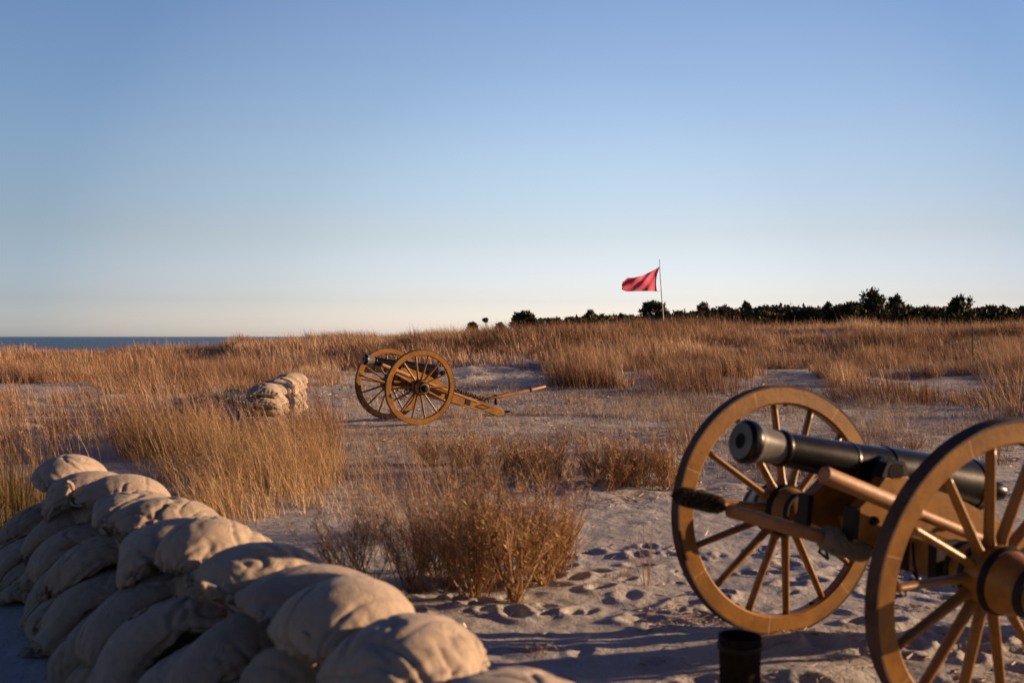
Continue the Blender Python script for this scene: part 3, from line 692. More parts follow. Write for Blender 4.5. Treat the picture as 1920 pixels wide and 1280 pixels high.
# ------------------------------------------------------------------ grass
def gz_(x, y): return terrain(x, y)
def ribbons(base, h, az, lean, curve, width, seed, segs=3, tint=None):
    """curved tapering blades: base (N,3), lean = horizontal reach / height"""
    g_ = np.random.default_rng(seed); N = len(base)
    d = np.stack([np.cos(az), np.sin(az)], 1); fa = g_.uniform(0, np.pi, N)
    sd_ = np.stack([np.cos(fa), np.sin(fa)], 1)
    V = np.zeros((N, segs + 1, 2, 3), np.float32)
    for k in range(segs + 1):
        t = k / segs
        r = lean * h * (t * (1 - curve) + curve * t * t)
        p = base[:, :2] + d * r[:, None]; z = base[:, 2] + h * (t - .25 * (lean * t) ** 2)
        wk = width * (1 - .82 * t ** 1.5) * .5
        for q_, sgn in ((0, -1), (1, 1)):
            V[:, k, q_, :2] = p + sd_ * (wk * sgn)[:, None]; V[:, k, q_, 2] = z
    i0 = (np.arange(N) * (segs + 1) * 2)[:, None]
    Q = np.concatenate([i0 + np.array([2 * k, 2 * k + 1, 2 * k + 3, 2 * k + 2]) for k in range(segs)], 1).reshape(-1, 4)
    tn = g_.random(N) if tint is None else tint
    return V.reshape(-1, 3), Q, np.repeat(tn, (segs + 1) * 2)
def spikelets(base, h, az, lean, curve, per, ln, wd, seed, tint, t0=.55):
    """small seed-head / side-twig slivers along the upper stem"""
    g_ = np.random.default_rng(seed); N = len(base); t = g_.uniform(t0, 1.0, (N, per))
    d = np.stack([np.cos(az), np.sin(az)], 1)
    r = (lean * h)[:, None] * (t * (1 - curve) + curve * t * t)
    p = np.stack([base[:, 0:1] + d[:, 0:1] * r, base[:, 1:2] + d[:, 1:2] * r, base[:, 2:3] + h[:, None] * (t - .25 * (lean[:, None] * t) ** 2)], -1).reshape(-1, 3)
    M_ = len(p); a = g_.uniform(0, 2 * np.pi, M_); up = g_.uniform(.2, 1.3, M_); L = ln * g_.uniform(.5, 1.3, M_) * np.repeat(np.ones(N), per)
    dr = np.stack([np.cos(a), np.sin(a), up], 1); dr[:, 0] -= .35; dr /= np.linalg.norm(dr, axis=1)[:, None]
    s_ = np.stack([-np.sin(a), np.cos(a), np.zeros(M_)], 1) * (wd * .5)
    q_ = p + dr * (L * .5)[:, None]; e = p + dr * L[:, None]
    V = np.stack([p, q_ - s_, e, q_ + s_], 1).reshape(-1, 3); Q = np.arange(M_ * 4).reshape(-1, 4)
    return V, Q, np.repeat(np.repeat(tint, per), 4)
class GB:
    def __init__(s): s.V = []; s.Q = []; s.T = []; s.n = 0
    def add(s, r): V, Q, T = r; s.V.append(V); s.Q.append(Q + s.n); s.T.append(T); s.n += len(V)
    def build(s, name, m, parent=None, loc=None):
        V = np.concatenate(s.V)
        if loc is not None: V = V - np.array(loc)
        return np_mesh(name, V, quads=np.concatenate(s.Q), mats=[m], parent=parent, attrs={'tint': np.concatenate(s.T)}, loc=loc)
def inpoly(x, y, poly):
    c = np.zeros(len(x), bool); n_ = len(poly); j = n_ - 1
    for i in range(n_):
        xi, yi = poly[i]; xj, yj = poly[j]
        with np.errstate(divide='ignore', invalid='ignore'): c ^= ((yi > y) != (yj > y)) & (x < (xj - xi) * (y - yi) / (yj - yi + 1e-12) + xi)
        j = i
    return c
def P_(*uv): return [gpt(u, v) for u, v in uv]
WIND = math.pi                                            # everything leans towards -x
def meadow(gb, x, y, hmul, seed, blades=12, spread=.10, lean=.28, width=.004, stems=.3, wmin=0., segs=3, seedheads=True):
    """tufts at x, y -> blades + taller seed stems"""
    g_ = np.random.default_rng(seed); N = len(x)
    th = hmul * g_.uniform(.55, 1.25, N); tt = np.clip(g_.normal(.53, .12, N) + .9 * fbm(x / 2.1, y / 2.1) + .9 * fbm(x / 7 + 3, y / 5), 0, 1)  # dark patches: darker thatch plus shade between clumps painted into the tint
    nb = g_.poisson(blades, N) + 2; ix = np.repeat(np.arange(N), nb); M_ = len(ix)
    a = g_.uniform(0, 2 * np.pi, M_); r = spread * np.sqrt(g_.random(M_)) * 1.2
    bx_ = x[ix] + r * np.cos(a); by_ = y[ix] + r * np.sin(a)
    out = g_.normal(0, .22, (M_, 2)) + np.stack([np.cos(a), np.sin(a)], 1) * .16; out[:, 0] -= lean
    L = np.linalg.norm(out, axis=1); az = np.arctan2(out[:, 1], out[:, 0])
    isst = g_.random(M_) < stems
    h = th[ix] * np.where(isst, g_.uniform(.8, 1.25, M_), g_.uniform(.3, .85, M_)); wd = np.maximum(width * np.where(isst, .8, 1.2), wmin)
    base = np.stack([bx_, by_, gz_(bx_, by_) - .02], 1); tn = np.clip(tt[ix] + g_.normal(0, .20, M_), 0, 1)
    gb.add(ribbons(base, h, az, L, .55, wd, seed + 1, segs, tn))
    if seedheads and isst.any():
        m_ = isst; gb.add(spikelets(base[m_], h[m_], az[m_], L[m_], .55, 7, .055, max(.004, wmin * .9), seed + 2, np.clip(tn[m_] + .12, 0, 1), .68))
def scatter(poly, n_, seed, dens=None):
    g_ = np.random.default_rng(seed); P = np.array(poly); lo, hi = P.min(0), P.max(0); xs = []; ys = []; got = 0
    while got < n_:
        x = g_.uniform(lo[0], hi[0], n_ * 2); y = g_.uniform(lo[1], hi[1], n_ * 2); m_ = inpoly(x, y, poly)
        if dens is not None: m_ &= g_.random(len(x)) < dens(x, y)
        xs.append(x[m_]); ys.append(y[m_]); got += m_.sum()
        if len(xs) > 60: break
    return np.concatenate(xs)[:n_], np.concatenate(ys)[:n_]
def patch(x, y, s, lo=.3, hi=.6): return sm(lo, hi, fbm(x / s + 11, y / s + 4, 3) + .5)
def clear_of_bags(x, y):
    d = np.array([x, y]).T; rel = d - A0; t = rel @ dA; o = rel @ nA
    m_ = ~((t > -.5) & (t < LW + .5) & (np.abs(o) < .60))
    rs = np.array([x, y]).T - S0; m_ &= ~((rs @ dS > -.3) & (rs @ dS < 8.2) & (np.abs(rs @ np.array([dS[1], -dS[0]])) < .55))
    gx_ = (x + 2.135) * -math.cos(.528) + (y - 19.65) * -math.sin(.528); gy_ = (x + 2.135) * math.sin(.528) + (y - 19.65) * -math.cos(.528)
    m_ &= ~((np.abs(gx_) < .95) & (np.abs(gy_) < .85)) & ~((gx_ < 0) & (gx_ > -3.4) & (np.abs(gy_) < .3))
    return m_
# --- left meadow -------------------------------------------------
LM = P_((-160, 700), (640, 688), (650, 715), (560, 745), (600, 775), (650, 800), (640, 850), (585, 905), (560, 945), (430, 965), (330, 935), (230, 880), (150, 900), (40, 1015), (-60, 1010), (-260, 900))
holes = [P_((-60, 735), (60, 722), (160, 738), (200, 752), (60, 775), (-60, 760)), P_((225, 686), (320, 686), (330, 702), (230, 704)), P_((380, 742), (470, 738), (480, 760), (400, 765))]
def dens_l(x, y):
    d = .03 + .97 * patch(x, y, 1.5, .46, .62)
    for h in holes: d = d * ~inpoly(x, y, h)
    return d * clear_of_bags(x, y) * (1 - .6 * patch(x, y, 3.5, .55, .75))
gb = GB(); xs, ys = scatter(LM, 4000, 31, dens_l)
near_ = ys < 19
hm = (.32 + .62 * patch(xs, ys, 1.9, .42, .66)) * (1 - .22 * sm(24, 40, ys))
meadow(gb, xs[near_], ys[near_], hm[near_], 32, 11, .11, .30, .0066, .38)
o = gb.build('dune_grass', M_GRASS); tag(o, 'dense orange-brown dune grass filling the left side of the flat', 'grass', kind='stuff')
gb = GB(); meadow(gb, xs[~near_], ys[~near_], hm[~near_] * 1.05, 35, 12, .14, .28, .012, .4)
o = gb.build('dune_grass', M_GRASS); tag(o, 'dry brown grass beyond the distant sandbag stack, left half', 'grass', kind='stuff')
# golden grass just behind the wall
GM = P_((215, 862), (600, 835), (650, 880), (590, 945), (450, 992), (300, 930))
xs, ys = scatter(GM, 560, 41, lambda x, y: clear_of_bags(x, y) * (.3 + .7 * patch(x, y, .8, .4, .6)))
gb = GB(); meadow(gb, xs, ys, .42 + .22 * patch(xs, ys, 1.2), 42, 16, .11, .30, .0056, .36)
o = gb.build('golden_grass', M_GOLD); tag(o, 'fine golden grass just behind the near sandbag wall', 'grass', kind='stuff')
gb = GB(); xs, ys = scatter(P_((-40, 800), (560, 760), (640, 800), (600, 900), (480, 960), (330, 930), (230, 870), (60, 960), (-60, 960)), 300, 45, lambda x, y: clear_of_bags(x, y) * (.2 + .8 * patch(x, y, 1.4, .4, .6)))
g_ = np.random.default_rng(46); ns = 4; i = np.repeat(np.arange(len(xs)), ns); N = len(i); bx_ = xs[i] + g_.normal(0, .05, N); by_ = ys[i] + g_.normal(0, .05, N); base = np.stack([bx_, by_, gz_(bx_, by_) - .02], 1)
h_s = g_.uniform(.55, 1.0, N); oL = np.abs(g_.normal(.38, .14, N)); oa = WIND + g_.normal(0, .5, N); tn = np.clip(g_.normal(.68, .18, N), 0, 1)
gb.add(ribbons(base, h_s, oa, oL, .5, np.full(N, .0065), 47, 4, tn)); gb.add(spikelets(base, h_s, oa, oL, .5, 16, .045, .007, 48, np.clip(tn + .1, 0, 1), .5))
o = gb.build('tall_stalks', M_GRASS); tag(o, 'tall plumed stalks leaning left above the grass behind the wall', 'grass', kind='stuff')
# --- right field --------------------------------------------------
RF = P_((655, 672), (860, 672), (1000, 676), (1500, 674), (2150, 676), (2180, 790), (1900, 783), (1740, 752), (1590, 747), (1540, 722), (1480, 704), (1380, 732), (1200, 727), (1165, 731), (1035, 727), (1010, 694), (880, 692), (860, 684), (700, 690), (650, 684))
h2 = [P_((1720, 712), (1860, 712), (1870, 742), (1740, 738)), P_((1180, 700), (1215, 700), (1215, 740), (1165, 735))]
def dens_r(x, y):
    d = .15 + .85 * patch(x, y, 3., .42, .62)
    d = d * (1 - sm(-.05, .12, np.exp(-((x - 14.5) / 3.) ** 2 - ((y - 32.5) / 4.) ** 2) - .35 + fbm(x / 1.5, y / 1.5)))
    d = d * (1 - sm(-.05, .12, np.exp(-((x - 4.3) / 1.) ** 2 - ((y - 38) / 7.) ** 2) - .4 + fbm(x / 1.5, y / 1.5)))
    return d * np.clip(1.2 - .5 * sm(0, .3, fbm(x / 2.2, y / 3)), 0, 1)
xs, ys = scatter(RF, 15000, 51, dens_r)
gb = GB(); hm = .42 + .60 * patch(xs, ys, 4., .38, .65)
n1 = ys < 45
meadow(gb, xs[n1], ys[n1], hm[n1], 52, 10, .16, .26, .017, .42)
o = gb.build('dune_grass', M_GRASS); tag(o, 'tall rust-brown grass bordering the bare flat on the right', 'grass', kind='stuff')
gb = GB(); meadow(gb, xs[~n1], ys[~n1], hm[~n1], 55, 9, .25, .24, .026, .42, segs=2)
o = gb.build('dune_grass', M_GRASS); tag(o, 'distant brown grass on the rise below the trees', 'grass', kind='stuff')
# --- ridge grass (wide) ------------------------------------------
def fan(n_, y0, y1, seed, dens, a0=-.62, a1=.66):
    g_ = np.random.default_rng(seed); u = g_.random(n_); y = np.sqrt(y0 * y0 + (y1 * y1 - y0 * y0) * u); x = y * g_.uniform(a0, a1, n_); m_ = g_.random(n_) < dens(x, y); return x[m_], y[m_]
def dens_far(x, y):
    d = (.4 + .6 * patch(x, y, 7., .35, .6)) * (1 - sm(84, 100, y) * (x < -20))
    return d * (1 - .9 * np.exp(-((x - 11.6) / 2.2) ** 2 - ((y - 74) / 2.) ** 2)) * (1 - .8 * inpoly(x, y, P_((-200, 715), (80, 700), (60, 690), (-200, 690))))
xs, ys = fan(34000, 46, 104, 61, dens_far)
gb = GB(); meadow(gb, xs, ys, .42 + .55 * patch(xs, ys, 7., .38, .66), 62, 6, .34, .22, .036, .5, segs=2)
o = gb.build('ridge_grass', M_GRASS); tag(o, 'far reddish grass along the crest of the dunes', 'grass', kind='stuff')
# --- thin stubble and stalks on the bare flat --------------------
FL = P_((560, 812), (700, 790), (1300, 745), (1700, 770), (1900, 800), (1900, 870), (1250, 925), (1100, 905), (700, 960), (600, 960), (560, 905))
gb = GB(); xs, ys = scatter(FL, 2300, 71, lambda x, y: clear_of_bags(x, y) * (.08 + .92 * patch(x, y, 1.1, .5, .72)))
meadow(gb, xs, ys, .16 + .16 * patch(xs, ys, 1.4), 72, 7, .07, .2, .0045, .5)
FL2 = P_((650, 700), (1050, 735), (1500, 720), (1900, 760), (1900, 800), (1300, 745), (640, 790), (650, 745))
xs, ys = scatter(FL2, 1000, 75, lambda x, y: clear_of_bags(x, y) * (.06 + .94 * patch(x, y, 1.8, .5, .7)))
meadow(gb, xs, ys, .18 + .18 * patch(xs, ys, 1.4), 76, 7, .10, .2, .007, .4)
o = gb.build('stubble', M_LITTER); tag(o, 'sparse reddish stubble scattered over the bare sandy flat', 'stubble', kind='stuff')
# thin tall stalks in the middle
ST = P_((600, 905), (640, 850), (800, 830), (1000, 850), (1050, 900), (1010, 960), (760, 990), (640, 970))
gb = GB(); xs, ys = scatter(ST, 150, 81, lambda x, y: .05 + .95 * patch(x, y, .7, .4, .6))
meadow(gb, xs, ys, .42 + .25 * patch(xs, ys, 1.0), 82, 9, .08, .24, .0038, .5)
o = gb.build('dry_stalks', M_GOLD); tag(o, 'thin pale dry stalks standing between the cannons', 'grass', kind='stuff')
# litter: dead stems, shell bits lying on the sand
g_ = np.random.default_rng(91)
def litter(n_, y0, y1, a0, a1, dens, ln, wd, seed):
    x, y = fan(n_, y0, y1, seed, dens, a0, a1); m_ = clear_of_bags(x, y); x, y = x[m_], y[m_]; N = len(x); gg = np.random.default_rng(seed)
    a = gg.uniform(0, np.pi, N); L = ln * gg.uniform(.3, 1.2, N); sl_ = gg.normal(0, .22, N)
    d = np.stack([np.cos(a), np.sin(a), sl_], 1) * L[:, None] * .5; s_ = np.stack([-np.sin(a), np.cos(a), gg.normal(0, .8, N)], 1) * (wd * gg.uniform(.5, 1.4, N))[:, None] * .5
    Z0 = terrain(x, y); 
    if y0 < 9: Z0 = Z0 + fbm(x / .32, y / .32, 4) * .05 * (y < 12)
    c = np.stack([x, y, Z0 + .012], 1)
    V = np.stack([c - d - s_, c - d + s_, c + d + s_, c + d - s_], 1).reshape(-1, 3)
    return V, np.arange(N * 4).reshape(-1, 4), np.repeat(gg.random(N) ** .6, 4)
gb = GB()
gb.add(litter(42000, 10.5, 30, -.14, .6, lambda x, y: .15 + .85 * patch(x, y, 1.5, .4, .6), .11, .007, 92))
gb.add(litter(24000, 28, 46, -.2, .6, lambda x, y: .2 + .8 * patch(x, y, 2.5, .45, .6), .2, .014, 93))
gb.add(litter(9000, 4.4, 11, -.35, .6, lambda x, y: .03 + .97 * patch(x, y, .9, .56, .72), .08, .004, 94)); gb.add(litter(9000, 4.2, 6.4, .12, .6, lambda x, y: .08 + .92 * patch(x, y, .4, .5, .65), .05, .004, 96))
o = gb.build('plant_litter', M_LITTER); tag(o, 'broken dead stems and twigs strewn over the sand', 'litter', kind='stuff')
m, n, l, b = mat('shell_white'); b.inputs['Base Color'].default_value = (.62, .56, .5, 1); b.inputs['Roughness'].default_value = .6
gb = GB(); gb.add(litter(5200, 4.6, 34, -.3, .6, lambda x, y: .1 + .9 * patch(x, y, 1.3, .5, .65), .026, .02, 95))
o = gb.build('shell_fragments', m); tag(o, 'pale shell fragments sprinkled over the sand', 'shells', kind='stuff')

# --- single plants one can point to -------------------------------
def plant(name, label, cat, u, v, h, rad, nst, m, width=.006, lean=.25, spread=.6, branch=6, seed=0, group=None, bl=.12, segs=4, t0=.35, fine=0):
    x0, y0 = gpt(u, v); z0 = tz(x0, y0); g_ = np.random.default_rng(seed + 1000)
    a = g_.uniform(0, 2 * np.pi, nst); r = rad * np.sqrt(g_.random(nst)) * (1 + .5 * (fbm(np.cos(a) * 1.3 + seed, np.sin(a) * 1.3) * 2) + .25 * g_.normal(0, 1, nst))
    r = np.abs(r)
    base = np.stack([x0 + r * np.cos(a) * (.5 if rad < .5 else .85), y0 + r * np.sin(a) * (.5 if rad < .5 else .85), np.full(nst, z0 - .02)], 1); base[:, 2] = gz_(base[:, 0], base[:, 1]) - .02
    out = np.stack([np.cos(a), np.sin(a)], 1) * (r / rad * spread)[:, None] + g_.normal(0, .1 if 'shrub' not in name else .32, (nst, 2)); out[:, 0] -= lean
    L = np.linalg.norm(out, axis=1); az = np.arctan2(out[:, 1], out[:, 0]); hh = h * g_.uniform(.45, 1.15, nst) * np.clip(1 - .25 * r / rad, .4, 1); tn = np.clip(g_.normal(.5, .2, nst), 0, 1)
    gb = GB(); curve = -.35
    gb.add(ribbons(base, hh, az, L, curve, np.full(nst, width), seed, segs, tn))
    b2, q2, t2 = ribbons(base, hh, az, L, curve, np.full(nst, width), seed + 7, segs, tn)   # crossed ribbon gives the stem a body
    gb.add((b2, q2, t2))
    if branch:
        gb.add(spikelets(base, hh, az, L, curve, branch, bl, width * .55, seed + 2, tn, t0))
    if fine: gb.add(spikelets(base, hh, az, L, curve, fine, .03, width * .8, seed + 3, np.clip(tn + .2, 0, 1), t0))
    o = gb.build(name, m, None, (x0, y0, z0)); tag(o, label, cat, group); return o
S = 'dried_shrub'
def shrub(name, label, cat, u, v, h, rad, nst, m, seed, group=None, w=.007, twigs=7, roots=5, lean=.06, fl=1.):
    """forked dry shrub: bowed main stems from a few root crowns, side twigs, dead leaf scraps"""
    x0, y0 = gpt(u, v); z0 = tz(x0, y0); g_ = np.random.default_rng(seed + 2000); gb = GB()
    rc = g_.normal(0, rad * .42, (roots, 2)); k = g_.integers(0, roots, nst); a = g_.uniform(0, 2 * np.pi, nst)
    base = np.stack([x0 + rc[k, 0] + g_.normal(0, .03, nst), y0 + rc[k, 1] + g_.normal(0, .03, nst), np.zeros(nst)], 1); base[:, 2] = gz_(base[:, 0], base[:, 1]) - .03
    L = g_.uniform(.15, .95, nst) * rad / h * .9; out = np.stack([np.cos(a) * L - lean, np.sin(a) * L], 1); L = np.linalg.norm(out, axis=1); az = np.arctan2(out[:, 1], out[:, 0])
    hh = h * g_.uniform(.5, 1.1, nst) * (1 - .22 * np.clip(L * h / rad, 0, 1.2)); tn = np.clip(g_.normal(.55, .22, nst), 0, 1); cv = -.55; ww = w * g_.uniform(.6, 1.3, nst)
    for q_ in (0, 5): gb.add(ribbons(base, hh, az, L, cv, ww, seed + q_, 5, tn))
    i = np.repeat(np.arange(nst), twigs); t = g_.uniform(.18, .95, len(i)); r = L[i] * hh[i] * (t * (1 - cv) + cv * t * t)
    tb_ = np.stack([base[i, 0] + np.cos(az[i]) * r, base[i, 1] + np.sin(az[i]) * r, base[i, 2] + hh[i] * (t - .25 * (L[i] * t) ** 2)], 1)
    ta = az[i] + g_.normal(0, 1.1, len(i)); th = h * g_.uniform(.12, .34, len(i)) * (1.15 - .5 * t); tl = g_.uniform(.2, 1.0, len(i)); tt = np.clip(tn[i] + g_.normal(0, .22, len(i)), 0, 1)
    for q_ in (1, 6): gb.add(ribbons(tb_, th, ta, tl, -.3, np.full(len(i), w * .50), seed + q_, 3, tt))
    gb.add(spikelets(tb_, th, ta, tl, -.3, 7, .035, w * .95 * fl, seed + 2, np.clip(tt + g_.normal(.05, .3, len(i)), 0, 1), .1))
    gb.add(spikelets(tb_, th, ta, tl, -.3, 3, .075, w * .45, seed + 3, tt, .3))
    o = gb.build(name, m, None, (x0, y0, z0)); tag(o, label, cat, group); return o
shrub(S, 'dark tangled dry shrub left of centre, directly behind the open-mouthed sandbag', 'shrub', 772, 1082, .66, .62, 150, M_TWIG, 1, 'dry shrubs on the sand', .0065, 8, 8)
shrub(S, 'large reddish dry shrub in the middle foreground with dense upright twigs', 'shrub', 900, 1092, .86, .62, 190, M_TWIG, 2, 'dry shrubs on the sand', .007, 8, 8)
shrub(S, 'fan of thick pale stems from one root at the foreground shrub', 'shrub', 985, 1126, .80, .50, 34, M_GOLD, 3, 'dry shrubs on the sand', .014, 7, 2)
shrub(S, 'thin twiggy weed growing at the right flank of the foreground shrub', 'shrub', 1030, 1078, .70, .36, 70, M_TWIG, 4, 'dry shrubs on the sand', .007, 8, 3)
plant(S, 'tall pale stalk clump rising behind the foreground shrub', 'shrub', 850, 1000, 1.0, .50, 150, M_GOLD, .005, .22, .35, 12, 5, 'dry shrubs on the sand', .08, fine=10)
plant(S, 'wispy stalks left of the foreground shrub, above the middle of the wall', 'shrub', 710, 1000, .55, .35, 70, M_GOLD, .004, .2, .4, 8, 6, 'dry shrubs on the sand', .07, fine=6)
for k, (u, v, h, rr, lb) in enumerate(((955, 890, .46, .30, 'low rust-coloured shrub at the left end of the row in the middle distance'), (1030, 886, .42, .30, 'low rust-coloured shrub second from the left of the middle row'), (1105, 900, .52, .38, 'bushy rust-coloured shrub in the centre of the middle row'),
        (1165, 905, .46, .32, 'rust-coloured shrub right of the bushy one in the middle row'), (1222, 908, .50, .25, 'loose rust-coloured shrub at the right end of the middle row, left of the big wheel'), (878, 872, .40, .3, 'small brown shrub with the thinnest stems, just before the middle row'))):
    shrub(S, lb, 'shrub', u, v, h * 1.2, rr * 1.6, 100, M_TWIG, 20 + k, 'low shrubs in the middle row', .009, 6, 7, fl=1.1)
plant('tall_grass', 'sparse tall grass clump just left of the big wheel\'s top', 'grass clump', 1296, 848, .95, .4, 80, M_GRASS, .007, .22, .25, 6, 30, 'grass clumps on the flat', .07, fine=10)
plant('tall_grass', 'small grass wisp on the flat midway between shrub row and right field', 'grass clump', 1310, 800, .5, .3, 40, M_GRASS, .007, .2, .3, 6, 31, 'grass clumps on the flat', .07, fine=6)
plant(S, 'small round reddish weed on the flat seen above the black barrel', 'shrub', 1712, 838, .26, .22, 70, M_TWIG, .007, .0, .9, 8, 32, None, .06, fine=8)
plant('weed', 'lone dark leafless weed standing left of the big wheel', 'weed', 1212, 1092, .50, .07, 7, M_TWIG, .006, .04, .25, 7, 33, None, .09)
plant('weed', 'tiny dry weed between the lone leafless weed and the shrub', 'weed', 1165, 1078, .10, .08, 12, M_TWIG, .005, .0, .8, 4, 34, None, .04)
plant('weed', 'flattened dry weed lying on the footprints below the foreground shrub', 'weed', 1010, 1220, .10, .14, 30, M_TWIG, .005, .3, 1.2, 4, 35, None, .05)
plant('tall_grass', 'green-yellow tall grass clump at the left edge beyond the wall', 'grass clump', 4, 1030, 1.18, .55, 420, M_GREEN, .006, .10, .3, 2, 36, None, .05)
plant('tall_grass', 'thin green-yellow grass beside the wall\'s far end', 'grass clump', 66, 1016, .8, .3, 130, M_GREEN, .006, .12, .3, 2, 37, None, .05)
plant('tall_grass', 'orange grass tussock covering the right flank of the distant sandbag stack', 'grass clump', 566, 826, .66, .40, 240, M_GRASS, .006, .34, .25, 6, 38, 'tussocks by the distant stack', .06, fine=6)
plant('tall_grass', 'orange grass tussock covering the left front of the distant sandbag stack', 'grass clump', 498, 842, .55, .40, 190, M_GRASS, .006, .36, .25, 6, 39, 'tussocks by the distant stack', .06, fine=6)
plant('tall_grass', 'grass tussock right of the distant stack, left of the distant cannon', 'grass clump', 612, 812, .5, .35, 170, M_GRASS, .006, .28, .3, 6, 40, 'tussocks by the distant stack', .06, fine=6)
plant('tall_grass', 'thin grass stems in front of the distant cannon\'s near wheel', 'grass clump', 858, 812, .62, .45, 70, M_GOLD, .005, .2, .2, 6, 41, None, .05, fine=6)
plant('tall_grass', 'broad bright grass mound behind the distant cannon\'s handspike', 'grass clump', 1090, 728, 1.05, 1.6, 480, M_GRASS, .018, .22, .2, 5, 42, 'mounds edging the right field', .09, fine=6)
plant('tall_grass', 'bright grass mound between the handspike mound and the big wheel', 'grass clump', 1290, 735, .80, 2.2, 480, M_GRASS, .018, .24, .2, 5, 43, 'mounds edging the right field', .09, fine=6)
plant('tall_grass', 'grass mound above the big wheel\'s right shoulder', 'grass clump', 1660, 750, .80, 1.9, 480, M_GRASS, .016, .2, .2, 5, 44, 'mounds edging the right field', .09, fine=6)
plant('tall_grass', 'swept grass mound on the skyline side, left of the distant cannon', 'grass clump', 700, 692, 1.1, 2.2, 560, M_GRASS, .022, .4, .2, 5, 45, 'mounds edging the right field', .1, fine=6)

# ------------------------------------------------------------------ flag, post
fx, fy = (1245 - 960) / F * 75, 75.; fz = tz(fx, fy)
def sky_pt(u, v, d=75.): return Vector(((u - 960) / F * d, d, H - (v - 631) / F * d))
fp = empty('flag_pole', (fx, fy, fz)); b0 = fp.location.copy()
k = MB(); k.tube([b0 - b0 - Vector((0, 0, .3)), sky_pt(1243.5, 590) - b0, sky_pt(1241, 560) - b0, sky_pt(1238.5, 525) - b0, sky_pt(1237, 500) - b0, sky_pt(1236.5, 486) - b0], [.05, .045, .04, .036, .03, .022], 10)
m, n, l, b = mat('weathered_pole_white'); l.new(ramp(n, l, noise(n, l, 3, 4), [(.3, (.35, .32, .29)), (.7, (.55, .5, .45))]), b.inputs['Base Color']); b.inputs['Roughness'].default_value = .6
k.build('pole', m, fp); k = MB(); k.tube([sky_pt(1232, 546) - b0, sky_pt(1240.3, 546.5) - b0], .012, 6); k.build('halyard', m, fp)
tag(fp, 'thin pale leaning flagpole on the dune crest before the trees', 'flagpole')
m, n, l, b = mat('faded_red_flag')
c = ramp(n, l, noise(n, l, 1.3, 5, .6), [(.35, (.76, .12, .22)), (.62, (.82, .20, .32)), (.8, (.76, .36, .46))]); l.new(c, b.inputs['Base Color']); b.inputs['Roughness'].default_value = .8
t = n.new('ShaderNodeBsdfTranslucent'); l.new(c, t.inputs[0]); ms = n.new('ShaderNodeMixShader'); ms.inputs[0].default_value = .5
l.new(b.outputs[0], ms.inputs[1]); l.new(t.outputs[0], ms.inputs[2]); l.new(ms.outputs[0], n['Material Output'].inputs[0])
NU, NV = 48, 30; V = []
top_e = [(0, 1237, 500), (.25, 1221, 509), (.5, 1205, 516.5), (.75, 1189, 520.5), (.9, 1176, 521), (1, 1167, 529)]
bot_e = [(0, 1232, 546), (.25, 1218, 545.8), (.5, 1203, 545.6), (.75, 1188, 546), (.9, 1174, 546), (1, 1166, 542.5)]
def ev(E_, t): return [float(np.interp(t, [e[0] for e in E_], [e[j] for e in E_])) for j in (1, 2)]
for i in range(NU):
    t = i / (NU - 1); T_, B_ = ev(top_e, t), ev(bot_e, t)
    for j in range(NV):
        s_ = j / (NV - 1); u = T_[0] * (1 - s_) + B_[0] * s_; v = T_[1] * (1 - s_) + B_[1] * s_
        u += -3.2 * math.sin(math.pi * s_) * (1 - t) ** 2 * 1.2
        p = sky_pt(u, v, 75 - 1.5 * t); p.y += (.11 * math.sin(5.5 * t + 3.2 * s_ + 1.2 * math.sin(3 * s_)) + .07 * math.sin(15 * t - 8 * s_ + 2)) * min(1, t * 3 + .1); V.append(p - b0)
idx = np.arange(NU * NV).reshape(NU, NV); Q = np.stack([idx[:-1, :-1], idx[1:, :-1], idx[1:, 1:], idx[:-1, 1:]], -1).reshape(-1, 4)
o = np_mesh('flag', np.array([list(v) for v in V]), quads=Q, mats=[m], loc=b0); sdm = o.modifiers.new('thickness', 'SOLIDIFY'); sdm.thickness = .004
tag(o, 'faded red flag streaming left from the pale pole', 'flag')
px, py = (1824 - 960) / F * 42, 42.; zb = tz(px, py); k = MB(); k.tube([(0, 0, -.3), (.01, 0, .6), (0, 0, H + 18 / F * 42 - zb)], [.032, .032, .028], 8)
o = k.build('fence_post', M_BARK, None, (px, py, zb)); tag(o, 'thin dark bare post standing in the grass far right', 'post')

